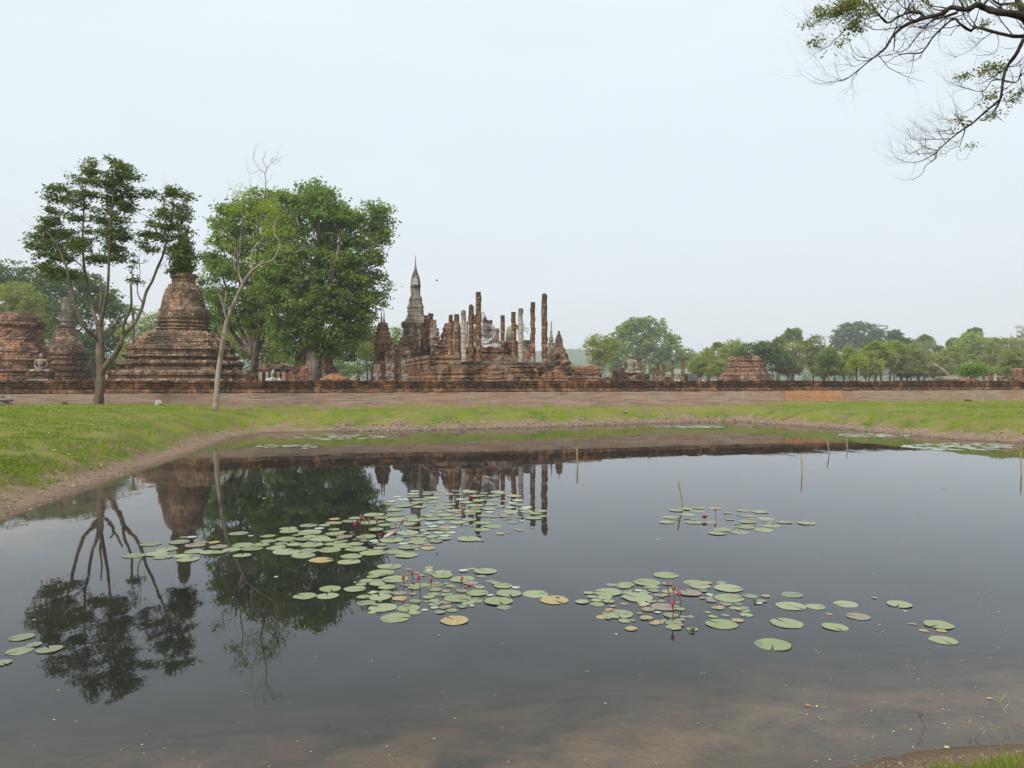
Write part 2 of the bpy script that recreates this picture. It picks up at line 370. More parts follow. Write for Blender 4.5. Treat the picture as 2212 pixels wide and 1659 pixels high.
for k in range(4):
    o += .035; prof += [(o, z), (o, z-.05)]; z -= .06
prof.append((o-.02, z-.02))
def wloc(o_): o_.location = (-WA[0], -WA[1], -1.2)
b_ = strip('brick_band', -45, 190, prof, M['band'], wall, .35, .012, 4, topwave=.022); wloc(b_)
n = N('worn_wall_plaster'); c = n.pos(); cs = n.map(c, (.35, .35, 3.0)); f1 = n.noise(cs, 1.6, 5, .65); f2 = n.noise(c, .35, 4); f3 = n.noise(n.map(c, (.5, .5, 9)), 1.4, 4, .7)
col = n.mix(n.ramp(f1, .38, .62), (.32, .24, .178), (.21, .15, .11)); col = n.mix(n.ramp(f2, .45, .6, 0, .4), col, (.31, .17, .10))
col = n.mix(n.ramp(f3, .58, .68, 0, .8), col, (.12, .075, .05)); col = n.mix(n.ramp(n.noise(c, 5, 4), .58, .7, 0, .5), col, (.42, .36, .3))
M['wallplaster'] = n.pbr(col, .95, n.bump(n.math('ADD', f1, f3), .8, .06), .1)
zb = z-.02
prof2 = [(o-.04, zb+.01), (o+.0, zb-.12), (o+.05, zb-.4), (o+.13, zb-.7), (o+.22, .9)]
b_ = strip('plaster_base', -45, 190, prof2, M['wallplaster'], wall, .5, .012, 5); wloc(b_)
def wall_u(X):
    dx = (X-CX)/F  # ray (dx,1)
    # WA + u*WU = t*(dx,1)
    A = np.array([[dx, -WU[0]], [1, -WU[1]]]); t, u = np.linalg.solve(A, WA); return u, t
u0, _ = wall_u(1693); u1, _ = wall_u(1813)
pp = [(q[0]+.018, q[1]) for q in prof2[:3]] + [(o+.20, zb-.92)]
b_ = strip('bare_brick_patch', u0, u1, pp, M['patch'], wall, .5, .006, 6); wloc(b_); b_['label'] = 'patch of bare orange brick where the plaster is gone'

# ---------------------------------------------------------------- ruins
def sq_ring(hw, z, rz=0, n_side=6, jit=0, r=None, rnd=.12, dent=False, hd=None):
    """rounded / redented square ring"""
    hd = hd or hw
    if dent:
        a, b, c = 1, .82, .66
        base = [(-c,-a),(c,-a),(c,-b),(b,-b),(b,-c),(a,-c),(a,c),(b,c),(b,b),(c,b),(c,a),(-c,a),(-c,b),(-b,b),(-b,c),(-a,c),(-a,-c),(-b,-c),(-b,-b),(-c,-b)]
    else:
        base = []
        cs = [(-1,-1),(1,-1),(1,1),(-1,1)]
        for k in range(4):
            p0 = cs[k]; p1 = cs[(k+1) % 4]
            for j in range(n_side):
                t = (j+.5)/n_side; base.append((p0[0]+(p1[0]-p0[0])*t, p0[1]+(p1[1]-p0[1])*t))
    out = []
    for (x, y) in base:
        m = 1.0
        if not dent and rnd and max(abs(x), abs(y)) > .99 and min(abs(x), abs(y)) > .8: m = 1-rnd*.5
        jx = r.gauss(0, jit) if r and jit else 0; jy = r.gauss(0, jit) if r and jit else 0
        X = x*hw*m + jx; Y = y*hd*m + jy
        out.append((X*math.cos(rz)-Y*math.sin(rz), X*math.sin(rz)+Y*math.cos(rz), z))
    return out
def round_ring(rad, z, n=36, jit=0, r=None):
    return [((rad+(r.gauss(0, jit) if r and jit else 0))*math.cos(2*math.pi*k/n), (rad+(r.gauss(0, jit) if r and jit else 0))*math.sin(2*math.pi*k/n), z) for k in range(n)]
def profile_mesh(name, prof, shape, mat, parent, step=.3, jit=.02, seed=1, rz=0, smooth=False, asp=1.0):
    """prof [(half width, z)] from top to bottom or bottom to top; brick courses cut in"""
    r = random.Random(seed); prof = sorted(prof, key=lambda q: q[1]); P = []
    for k in range(len(prof)-1):
        (w0, z0), (w1, z1) = prof[k], prof[k+1]; m = max(1, int((z1-z0)/step))
        for j in range(m):
            t = j/m; P.append((w0+(w1-w0)*t + r.gauss(0, jit*.6), z0+(z1-z0)*t))
    P.append(prof[-1]); mb = MB(); rings = []
    for (w_, z_) in P:
        if shape == 'round': rings.append(round_ring(max(w_, .01), z_, 40, jit, r))
        else: rings.append(sq_ring(max(w_, .01), z_, rz, 6, jit, r, .12, shape == 'dent', max(w_*asp, .01)))
    mb.loft(rings); return mb.build(name, mat, parent, smooth)
def ledges(w0, z0, w1, z1, n, amp, ph=.35):
    """moulded rings from z0 up to z1"""
    out = []; dz = (z1-z0)/n
    for k in range(n):
        w_ = w0 + (w1-w0)*(k+.5)/n
        out += [(w_+amp, z0+dz*k+.001), (w_+amp, z0+dz*(k+ph)), (w_-amp*.6, z0+dz*(k+ph)+.01), (w_-amp, z0+dz*(k+1)-.01)]
    return out
def PX(D, X, fX=1): return X/F*D

# --- great bell chedi
D = 85.0; c0 = wx(397, D); ch = empty('bell_chedi', 'huge brown brick bell shaped stupa on square terraces, behind the thin leaning tree', 'stupa', (c0, D, 2))
def prf(lst, D, z0=2.0): return [(wd/2/F*D, hz(Y, D)-z0) for wd, Y in lst]
bell = prf([(54,593),(54,600),(46,604),(46,613),(60,617),(74,628),(82,640),(86,652),(90,664),(98,672),(104,684),(104,690)], D)
bell += ledges(PX(D,56), bell[-1][1]-PX(D,38), PX(D,51), bell[-1][1]-.02, 5, .13)
bell += [(PX(D,62), hz(738,D)-2), (PX(D,72), hz(741,D)-2.2)]
profile_mesh('bell', bell, 'round', M['chedi'], ch, .25, .035, 3)
terr = prf([(150,718),(152,722),(166,723),(168,730),(180,731),(182,734),(200,735),(200,741),(204,742),(206,749),(214,750),(228,751),(230,757),(222,759),(222,768),(236,769),(238,773),(226,775),(228,780),(262,781),(270,784),(270,789),(258,791),(260,800),(292,801),(298,804),(298,810),(288,812),(290,818),(304,819),(312,832)], D)
profile_mesh('terrace', [(a_*.89, b_) for a_, b_ in terr], 'dent', M['chedi'], ch, .3, .05, 4, WANG)
sp_ = prf([(34,594),(34,588),(40,586),(38,580),(34,576),(32,560),(27,540),(22,520),(18,505),(4,500)], D)
sp2 = [(hw_, z_) for hw_, z_ in sp_]
sp2 += ledges(PX(D,17), hz(585,D)-2, PX(D,10), hz(507,D)-2, 12, .06)
profile_mesh('ringed_spire', sp2, 'round', M['chedi'], ch, .3, .02, 5)
pc = random.Random(5); mb = MB()
for sx in (-1, 1):      # niches on the terrace corners
    mb.loft([sq_ring(PX(D,10), hz(800,D)-2, WANG), sq_ring(PX(D,9), hz(779,D)-2, WANG), sq_ring(PX(D,4), hz(768,D)-2, WANG)])
    mb.v = [(x, y, z_) for x, y, z_ in mb.v]
o_ = mb.build('corner_turret', M['brickdark'], ch); o_.location = (-PX(D,128), -5, 0)

# --- slim ringed chedi
D = 104.0; ch = empty('slim_chedi', 'slim pointed brick stupa with stacked rings, between the round ruin and the forked tree', 'stupa', (wx(144, D), D, 2))
z_ = lambda Y: hz(Y, D)-2
tier = ledges(PX(D,30), z_(724), PX(D,11.5), 0, 0+1, 0)[:0]
P_ = prf([(12,641)], D) + ledges(PX(D,13.5), z_(694), PX(D,6), z_(642), 10, .075, .5) + [(PX(D,10.5), z_(703)), (PX(D,10.5), z_(695))]
profile_mesh('ringed_spire', P_, 'round', M['greystone'], ch, .3, .015, 6)
P_ = [(PX(D,18.5), z_(703.5)), (PX(D,18.5), z_(707)), (PX(D,16), z_(708)), (PX(D,20), z_(712)), (PX(D,20), z_(715)), (PX(D,24), z_(724)), (PX(D,30), z_(738)), (PX(D,34), z_(752)), (PX(D,35), z_(762))]
profile_mesh('bell', P_, 'round', M['chedi'], ch, .25, .02, 7)
P_ = []
for k, (hw_, Y0, Y1) in enumerate([(38,762,766),(35,766,770),(41,770,775),(38,775,780),(45,780,787),(42,787,792),(49,792,800),(46,800,806),(54,806,812),(52,812,832)]):
    P_ += [(PX(D,hw_), z_(Y0)-.01), (PX(D,hw_), z_(Y1))]
profile_mesh('base', P_, 'round', M['brickdark'], ch, .3, .03, 8)

# --- round ruin, far left
D = 78.0; ch = empty('domed_ruin', 'broad round brick ruin with a mossy dome top at the left edge', 'ruin', (wx(38, D), D, 2))
profile_mesh('dome', [(PX(D,10), z_(0) if 0 else hz(673,D)-2), (PX(D,28), hz(676,D)-2), (PX(D,42), hz(688,D)-2), (PX(D,50), hz(700,D)-2), (PX(D,51), hz(702,D)-2)], 'round', M['brickdark'], ch, .2, .04, 9)
profile_mesh('drum', prf([(106,698),(106,704),(100,705),(101,708),(96,710),(96,728),(102,730),(103,734),(100,735),(110,750),(116,752),(122,760),(118,762),(122,776),(128,778),(124,781),(126,798),(136,802),(130,804),(134,815),(142,817),(142,832)], D), 'round', M['brown'], ch, .25, .05, 10)

# --- vihara platform
PO = np.array([-6.0, 64.0]); U, Vv = WU, WV
def loc_uv(u, v): q = PO + U*u + Vv*v; return (q[0], q[1])
pf = empty('temple_platform', 'wide raised brick platform with black stained upper courses carrying the pillars', 'platform', (*loc_uv(0, 0), 2.0), WANG)
def prism(name, foot, z0, z1, mat, parent, steps=None, jit=.02, seed=1, seg=.8):
    r = random.Random(seed); pts = []
    for k in range(len(foot)):
        a_ = foot[k]; b_ = foot[(k+1) % len(foot)]; L = math.hypot(b_[0]-a_[0], b_[1]-a_[1]); m = max(1, int(L/seg))
        for j in range(m): pts.append((a_[0]+(b_[0]-a_[0])*j/m, a_[1]+(b_[1]-a_[1])*j/m))
    cx_ = sum(p_[0] for p_ in foot)/len(foot); cy_ = sum(p_[1] for p_ in foot)/len(foot)
    steps = steps or [(0, 0), (0, 1)]; rings = []
    for (o_, t) in steps:
        ring = []
        for (x, y) in pts:
            dx, dy = x-cx_, y-cy_; l = max(abs(dx), abs(dy), .01)
            ring.append((x+o_*(1 if dx > 0 else -1)*(abs(dx) > .3)+r.gauss(0, jit), y+o_*(1 if dy > 0 else -1)*(abs(dy) > .3)+r.gauss(0, jit), z0+(z1-z0)*t+r.gauss(0, jit*.4)))
        rings.append(ring)
    mb = MB(); mb.loft(rings); return mb.build(name, mat, parent)
st = [(0,0),(0,.34),(.05,.36),(.05,.42),(.02,.44),(.02,.5),(.07,.52),(.07,.58),(.03,.6),(.03,.68),(.09,.70),(.09,.76),(.12,.78),(.12,.86),(.16,.88),(.16,1.0)]
prism('base', [(0,0),(14.4,0),(14.4,30),(0,30)], 0, 2.3, M['platform'], pf, st, .018, 2)
# small return on the far left
t2 = prism('stone_kerb', [(1.6,.9),(10.4,.9),(10.4,12),(1.6,12)], 2.3, 2.62, M['greystone'], pf, [(0,0),(0,.5),(.05,.52),(.05,1)], .015, 3)
prism('upper_tier', [(-.2,5.5),(7.2,4.4),(7.2,26),(-.2,26)], 2.3, 3.35, M['platform'], pf, [(0,0),(0,.3),(.08,.33),(.08,.5),(.02,.52),(.02,.7),(.12,.72),(.12,1)], .02, 4)
u0_, u1_ = 5.9, 8.4
mb = MB(); rs_ = random.Random(4)
for k in range(5):
    y0 = -1.9+.38*k; mb.box(u0_, u1_, y0, .3, .46*k+.003, .46*(k+1)-.09)
    mb.box(u0_-.03, u1_+.03, y0-.09, .32, .46*(k+1)-.09, .46*(k+1)-.004)
sto = mb.build('stairway', M['platform'], pf)
mb = MB(); mb.box(u0_-.35, u0_-.035, -1.7, .3, 0, 1.5); mb.box(u0_-.35, u0_-.035, -.9, .3, 1.5, 2.1); mb.build('stair_side', M['plbrick'], pf)

# --- columns
pcount = 0
def pillar(X0, X1, Ytop, D, zb, mat, label, top='flat', name='stone_pillar', bulge=None, seed=1, cat='pillar', group='columns standing on the temple platform'):
    r = random.Random(seed); w_ = (X1-X0)/F*D/2; zt = hz(Ytop, D); cx_ = wx((X0+X1)/2, D)
    root = bpy.data.objects.new(name, None)
    mb = MB(); rings = []; z_ = 0; H = zt-zb; ox = oy = 0; nn = 12
    while z_ < H:
        hh = r.uniform(.34, .62); hh = min(hh, H-z_+.001); q = w_*r.uniform(.93, 1.04)*(1.06-.10*z_/H)
        ox = r.gauss(0, .02); oy = r.gauss(0, .02)
        for (t, s) in ((0, .955), (.06, 1), (.5, 1.01), (.94, 1), (1, .955)):
            ring = []
            for k in range(nn):
                a = 2*math.pi*k/nn+.26; sq = 1.0
                ring.append((ox+math.cos(a)*q*s*(1+r.gauss(0, .018)), oy+math.sin(a)*q*s*(1+r.gauss(0, .018)), z_+hh*t*.985))
            rings.append(ring)
        z_ += hh
    if top == 'round':
        zt_ = rings[-1][0][2]
        for (s, dz) in ((.85, .10), (.6, .2), (.25, .26)): rings.append([(math.cos(2*math.pi*k/nn)*w_*s, math.sin(2*math.pi*k/nn)*w_*s, zt_-.12+dz) for k in range(nn)])
    elif top == 'ragged':
        rings[-1] = [(x, y, z_2 + r.uniform(-.22, .05)) for x, y, z_2 in rings[-1]]
    mb.loft(rings)
    o_ = mb.build(name, mat); o_.location = (cx_, D, zb); o_.rotation_euler = (r.gauss(0, .004), r.gauss(0, .004), r.uniform(0, 1))
    tag(o_, label, cat, group); return o_
def z6(x): return 939.9 + x*.16447
def y6(y): return 594.3 + y*.16447
K = 4.64; T2 = 5.38
for (a, b, t, D, zb, mt, lab, top) in [
    (177,232,522,71.5,T2,'pillar','orange brown brick column with flat top, standing second from the stepped mound','flat'),
    (253,322,514,71,T2,'pillar','stout brown banded column just left of the pale rounded column','flat'),
    (343,413,478,65.2,K,'pillarpale','pale plastered column with a dark rounded cap','round'),
    (433,505,405,65.4,K,'pillar','tall rounded column between the pale column and the tallest left column','round'),
    (537,613,219,65.6,K,'pillar','tallest dark topped column directly before the white statue','ragged'),
    (859,918,528,72.5,T2,'pillar','dark banded column right of the white seated statue','flat'),
    (1000,1062,486,72.5,T2,'pillar','dark column just left of the pale column with collar','flat'),
    (1090,1158,442,66.4,K,'pillarpale','pale grey plastered column with a dark collar at its top','ragged'),
    (1250,1316,355,66.6,K,'pillar','freestanding laterite column left of the tallest right hand one','flat'),
    (1397,1476,258,66.8,K,'pillar','tall laterite column standing last on the right of the platform','round')]:
    pcount += 1; pillar(z6(a), z6(b), y6(t), D, zb, M[mt], lab, top, seed=pcount+20)
# collar of the pale one
# rear pillars glimpsed between
for (a, b, t, bt, D, lab) in [(500,545,525,0,78,'stub of dark wall showing left of the tallest dark column'),(232,262,600,0,80,'narrow broken pier peeping between two banded columns'),(412,436,607,0,79,'narrow dark pier behind the gap beside the pale rounded column')]:
    pcount += 1; pillar(z6(a), z6(b), y6(t), D, T2, M['pillargrey'], lab, 'ragged', 'rear_pier', seed=pcount+20, group=None, cat='pier')

# piers
def pier(name, label, X0, X1, Yt, D, mat, cat='pier', zb=2.0, group=None, asp=1.0, seed=1, taper=.06, crown=None, parent=None):
    r = random.Random(seed); w_ = (X1-X0)/F*D/2/ (1.0 if asp <= 1 else 1); H = hz(Yt, D)-zb
    rot = WANG; wf = w_/(math.cos(rot)+asp*math.sin(rot))*1.2
    mb = MB(); rings = []; z_ = 0
    while z_ < H-.15:
        q = wf*(1+taper*(1-z_/H))+r.gauss(0, .03); rings.append(sq_ring(q, z_, rot, 5, .035, r, .2, False, q*asp)); z_ += .3
    last = sq_ring(wf*.95, H, rot, 5, .05, r, .3, False, wf*asp*.95)
    rings.append([(x, y, z2-abs(r.gauss(0, .22))) for x, y, z2 in last])
    rings.append([(x*.8, y*.8, z2-abs(r.gauss(0, .15))) for x, y, z2 in last])
    mb.loft(rings)
    if crown:
        for (c0_, c1_, Yc) in crown:
            cxx = ((c0_+c1_)/2-(X0+X1)/2)/F*D; cw = (c1_-c0_)/F*D/2*.85; zc = hz(Yc, D)-zb
            rr2 = []; zz = H-.5
            while zz < zc: rr2.append([(x+cxx, y, z2) for x, y, z2 in sq_ring(cw+r.gauss(0, .02), zz, rot, 4, .03, r, .2)]); zz += .25
            rr2.append([(x+cxx, y, z2-abs(r.gauss(0, .06))) for x, y, z2 in sq_ring(cw*.95, zc, rot, 4, .03, r, .3)])
            if len(rr2) > 1: mb.loft(rr2)
    o_ = mb.build(name, mat); o_.location = (wx((X0+X1)/2, D), D, zb); tag(o_, label, cat, group); return o_
def z5(x): return 758 + x*.1901
def y5(y): return 533.6 + y*.1901
P5 = [('ruined_pier','broken stub pier at the foot of the twin spired shrine',262,335,1330,84,'pillargrey',None),
 ('ruined_pier','broad dark grey wall pier beside the twin spired shrine',398,500,1185,86,'pillargrey',[(470,548,1110)]),
 ('ruined_pier','narrow dark pier beside the broad grey wall pier',500,545,1100,85,'brickdark',None),
 ('ruined_pier','massive dark headed pier at the left of the temple cluster',548,700,1050,90,'brickdark',[(560,600,1030)]),
 ('ruined_pier','pale plastered round fronted pier before the massive dark one',576,668,1140,85,'pillargrey',None),
 ('ruined_pier','tall dark pier rising beneath the lotus bud spire',702,760,955,88,'brickdark',[(712,745,860)]),
 ('ruined_pier','slender plaster streaked pier in the middle of the temple cluster',755,800,935,90,'pillargrey',None),
 ('ruined_pier','tall brown pier with ragged shoulders left of the stepped grey pier',803,868,850,89,'brickdark',[(830,880,775)]),
 ('ruined_pier','highest pier of the cluster, with square block on top',868,945,830,92,'brickdark',[(876,938,752)]),
 ('ruined_pier','stepped grey plastered pier closing the cluster on the right',903,998,918,88,'pillargrey',[(900,975,826)])]
for q, (nm, lb, a, b, t, D, mt, cr_) in enumerate(P5):
    pier(nm, lb, z5(a), z5(b), y5(t), D, M[mt], crown=[(z5(x0), z5(x1), y5(yy)) for x0, x1, yy in cr_] if cr_ else None, seed=50+q, group='broken piers around the main stupa')
pier('cluster_wall', 'ragged dark brick wall linking the piers under the lotus bud spire', z5(585), z5(985), y5(1060), 97, M['brown'], 'wall', seed=69, asp=.2, crown=[(z5(800), z5(930), y5(935)), (z5(640), z5(720), y5(1010))])
pier('low_brick_block', 'low brick block lying at the foot of the temple cluster', z5(855), z5(940), y5(1325), 80, M['platform'], 'block', seed=71)
pier('brick_stub', 'small lone brick stub between the trees and the twin spired shrine', z5(62), z5(102), y5(1455), 88, M['brickred'], 'ruin', seed=72)
# stepped mound left of the columns
D = 88.0; mo = empty('stepped_mound', 'dark stepped brick mound rising behind the leftmost column', 'ruin', (wx(z5(1150), D), D, 2))
profile_mesh('masonry', [(.80, hz(y5(870),D)-2), (.85, hz(y5(900),D)-2), (1.08, hz(y5(930),D)-2), (1.0, hz(y5(960),D)-2), (1.22, hz(y5(1000),D)-2), (1.2, hz(y5(1060),D)-2), (1.45, hz(y5(1100),D)-2), (1.5, hz(y5(1200),D)-2), (1.8, 0)], 'sq', M['brickdark'], mo, .2, .07, 12, WANG)

# --- main lotus-bud spire
D = 104.0; ms_ = empty('lotus_bud_stupa', 'tall grey lotus bud stupa with needle spire, highest of the ruins', 'stupa', (wx(z5(735), D), D, 2))
h5 = lambda y: hz(y5(y), D)-2
w5 = lambda w_: w_*.1901/F*D/2
profile_mesh('needle_spire', [(w5(4),h5(98)),(w5(9),h5(150)),(w5(16),h5(200)),(w5(26),h5(235)),(w5(24),h5(240)),(w5(36),h5(268)),(w5(38),h5(274))], 'round', M['greystone'], ms_, .3, .006, 13, smooth=True)
profile_mesh('lotus_bud', [(w5(38),h5(274)),(w5(52),h5(296)),(w5(76),h5(325)),(w5(98),h5(355)),(w5(108),h5(385)),(w5(110),h5(430)),(w5(108),h5(441))], 'round', M['greystone'], ms_, .3, .02, 14)
P_ = [(w5(118),h5(441)),(w5(118),h5(460)),(w5(108),h5(463)),(w5(108),h5(545)),(w5(116),h5(556)),(w5(122),h5(566)),(w5(138),h5(575)),(w5(152),h5(600)),(w5(146),h5(612)),(w5(150),h5(640)),
      (w5(162),h5(648)),(w5(186),h5(676)),(w5(190),h5(690)),(w5(178),h5(700)),(w5(182),h5(735)),(w5(176),h5(745)),(w5(186),h5(765)),(w5(205),h5(785)),(w5(210),h5(800)),(w5(238),h5(822)),(w5(240),h5(845))]
profile_mesh('tiered_body', [(a_*.93, b_) for a_, b_ in P_], 'dent', M['greystone'], ms_, .35, .02, 15, WANG)
P_ = [(w5(330),h5(850)),(w5(346),h5(870)),(w5(336),h5(900)),(w5(310),h5(920)),(w5(300),h5(925)),(w5(300),h5(1000)),(w5(330),h5(1010)),(w5(360),h5(1040)),(w5(360),0)]
profile_mesh('base', [(a_*.9, b_) for a_, b_ in P_], 'dent', M['greystone'], ms_, .4, .03, 16, WANG)
mb = MB()
mb.add([(-.35,0,0),(.35,0,0),(.28,0,.7),(0,0,1.15),(-.28,0,.7),(-.35,.5,0),(.35,.5,0),(.28,.5,.7),(0,.5,1.15),(-.28,.5,.7)], [(0,1,2,3,4),(9,8,7,6,5),(0,5,6,1),(1,6,7,2),(2,7,8,3),(3,8,9,4),(4,9,5,0)])
o_ = mb.build('niche_gable', M['stucco'], ms_); o_.location = (.1, -w5(120)-.1, h5(438)); 

# --- twin-spired brick shrine
D = 98.0; sh = empty('brick_shrine', 'orange brick shrine tower topped by two thin red spires, right of the big leafy tree', 'shrine', (wx(z5(362), D), D, 2))
for sx in (-14, 15):
    o_ = profile_mesh('spire', [(.03,h5(728)),(w5(8),h5(770)),(w5(14),h5(825)),(w5(24),h5(832)),(w5(18),h5(845)),(w5(30),h5(858)),(w5(30),h5(880))], 'round', M['brickred'], sh, .3, .006, 20); o_.location = (w5(2*sx), 0, 0)
_tw = [(w5(80),h5(862)),(w5(84),h5(880)),(w5(98),h5(890)),(w5(92),h5(915)),(w5(112),h5(925)),(w5(106),h5(955)),(w5(128),h5(965)),(w5(120),h5(1000)),(w5(140),h5(1010)),(w5(130),h5(1060)),(w5(160),h5(1080)),(w5(158),h5(1100)),(w5(150),h5(1120)),(w5(148),h5(1300)),(w5(190),h5(1320)),(w5(200),h5(1345)),(w5(200),0)]
profile_mesh('tower', [(a_*1.22, b_) for a_, b_ in _tw], 'dent', M['orange'], sh, .3, .04, 21, WANG)
mb = MB(); mb.loft([[(-.45,0,0),(.45,0,0),(.45,0,1.7),(.25,0,2.3),(0,0,2.7),(-.25,0,2.3),(-.45,0,1.7)], [(-.45,.6,0),(.45,.6,0),(.45,.6,1.7),(.25,.6,2.3),(0,.6,2.7),(-.25,.6,2.3),(-.45,.6,1.7)]])
M['niche'] = plain('recess_dark', (.05,.03,.022), .95)  # dark brown painted as niche shade; the wall-foot block shares it
o_ = mb.build('niche_shade_block', M['niche'], sh); o_.scale = (.45, 1, .45); o_.location = (w5(36)-.05, -w5(205)-.25, h5(1275)); o_.rotation_euler = (0,0,WANG)  # solid block, no recess; its dark colour stands in for the niche's shade

# --- Buddha images
def figure(name, S, mat, parent, head=True, flame=True, touch=False, voxel=None):
    """seated cross-legged figure, S = full height; faces -Y"""
    V = []; Fc = []
    ico = [(0,0,1)]
    def ell(c, r, rot=None):
        n1, n2 = 12, 8; b = len(V)
        for a in range(n2+1):
            th = math.pi*a/n2
            for k in range(n1):
                ph = 2*math.pi*k/n1; p_ = Vector((r[0]*math.sin(th)*math.cos(ph), r[1]*math.sin(th)*math.sin(ph), r[2]*math.cos(th)))
                if rot: p_ = rot @ p_
                V.append(tuple(p_ + Vector(c)))
        for a in range(n2):
            for k in range(n1): Fc.append((b+a*n1+k, b+(a+1)*n1+k, b+(a+1)*n1+(k+1) % n1, b+a*n1+(k+1) % n1))
    def cap(a, b_, ra, rb, sq=1.0):
        a = Vector(a); b_ = Vector(b_); m = 7
        for k in range(m+1):
            t = k/m; r = ra+(rb-ra)*t; ell(a.lerp(b_, t), (r, r*sq, r))
    cap((0,.02,.10), (0,.02,.30), .165, .125, .8); cap((0,.02,.30), (0,.015,.50), .125, .175, .72)
    cap((-.185,.02,.545), (.185,.02,.545), .07, .07); cap((0,.02,.52), (0,.02,.56), .12, .1, .8)
    for s in (-1, 1):
        cap((s*.10,.02,.085), (s*.40,-.13,.07), .10, .072); cap((s*.40,-.13,.065), (-s*.06,-.25,.06+.02*(s > 0)), .07, .042)
        ell((-s*.14,-.25,.085), (.08,.04,.03))
        if touch and s < 0:
            cap((s*.225,.02,.54), (s*.30,.0,.33), .062, .05); cap((s*.30,.0,.33), (s*.30,-.19,.20), .048, .032)
            for k in range(4): cap((s*.30+(k-1.5)*.02,-.20,.19), (s*.30+(k-1.5)*.022,-.235,.08+.01*abs(k-1.5)), .012, .010)
            cap((s*.30+.03,-.19,.18), (s*.30+.055,-.21,.13), .012, .01)
        else:
            cap((s*.225,.02,.54), (s*.29,.03,.31), .062, .05); cap((s*.29,.03,.31), (s*.07,-.20,.16), .048, .032)
            for k in range(4): cap((s*.05,-.19-.018*k,.155), (-s*.035,-.20-.018*k,.15), .013, .010)
            cap((s*.05,-.18,.165), (0,-.19,.185), .012, .009)
    if head:
        cap((0,.02,.56), (0,.0,.68), .062, .056)
        ell((0,-.005,.755), (.078,.088,.105)); ell((0,.015,.79), (.082,.085,.08)); ell((0,-.055,.69), (.04,.03,.03))
        cap((0,-.088,.775), (0,-.105,.735), .010, .017); ell((0,-.088,.705), (.028,.015,.009))
        for s in (-1, 1):
            ell((s*.032,-.082,.77), (.02,.012,.012)); cap((s*.02,-.085,.792), (s*.055,-.07,.795), .008, .006); ell((s*.083,.01,.735), (.012,.024,.065))
        ell((0,.015,.875), (.045,.045,.04))
        if flame: cap((0,.015,.90), (0,.015,1.0), .028, .006)
    me = bpy.data.meshes.new(name); me.from_pydata([(x*S, y*S, z_*S) for x, y, z_ in V], [], Fc); me.materials.append(mat)
    o_ = bpy.data.objects.new(name, me); link(o_, parent)
    md = o_.modifiers.new('r', 'REMESH'); md.mode = 'VOXEL'; md.voxel_size = voxel or S*.0085; md.use_smooth_shade = True
    md = o_.modifiers.new('s', 'SMOOTH'); md.factor = .5; md.iterations = 2
    return o_
# main white statue
D = 74.0; S = (985-448)*.16447/F*D
bs = empty('white_buddha_statue', 'large white stucco seated statue with dark stains, half hidden behind the tallest column', 'statue', (wx(z6(688)-10, D), D, hz(y6(985), D)), WANG*.4)
figure('figure', S*1.03, M['stucco'], bs, True, False, True)
bs2 = bs
pd = empty('statue_pedestal', 'stepped brick pedestal beneath the large white statue', 'pedestal', (wx(z6(688)-8, D), D, T2-.05), WANG)
profile_mesh('masonry', [(2.35,0),(2.35,.25),(2.15,.26),(2.15,.42),(2.3,.43),(2.3,hz(y6(985),D)-T2+.03)], 'sq', M['brickdark'], pd, .2, .02, 33)
mb = MB(); mb.box(-2.4,2.4,-.5,.5,0,.5); mb.box(-2.2,2.2,-.3,.5,.5,.72)
al = mb.build('altar_ledge', M['plbrick']); al.location = (wx(z6(760), 70.5), 70.0, K-.02); al.rotation_euler = (0,0,WANG); tag(al, 'low brick altar ledge before the white statue pedestal', 'altar')
pier('backing_slab', 'stained slab behind the shoulder of the white statue', z6(655), z6(750), y6(582), 77, M['pillargrey'], 'wall', T2, seed=80)
pier('backing_pier', 'dark grey pier with flat cap right of the white statue', z6(762), z6(838), y6(692), 77, M['pillargrey'], 'pier', T2, seed=81, taper=.0)
pier('rear_wall', 'brown brick wall remnant low between the dark banded columns', z6(840), z6(1085), y6(860), 79, M['brickdark'], 'wall', T2-.5, seed=82, asp=.15)
# arched hall behind
D = 100.0; hl = empty('hooded_shrine', 'small beige round hooded shrine showing between the right hand columns', 'shrine', (wx(z6(998), D), D, 2.0))
P_ = [(.75, 0), (.72, hz(y6(870), D)-2), (.62, hz(y6(860), D)-2)]
for k in range(9):
    t = k/8; P_.append((.64*max(.0, math.cos(t*math.pi/2))**.55+.02, hz(y6(860-190*math.sin(t*math.pi/2)), D)-2))
profile_mesh('hood', P_, 'sq', M['sand'], hl, .3, .01, 40, WANG)
D = 86.0
wr = empty('pink_wall_ruin', 'pinkish brick wall remnant between the pale column and the laterite column', 'ruin', (wx(z6(1198), D), D, 2.0), WANG)
zt = hz(y6(855), D)-2
profile_mesh('masonry', [(.60,0),(.55,zt*.5),(.50,zt-.25),(.56,zt-.24),(.56,zt-.02),(.5,zt)], 'sq', M['plbrick'], wr, .3, .03, 41, 0, asp=.8)
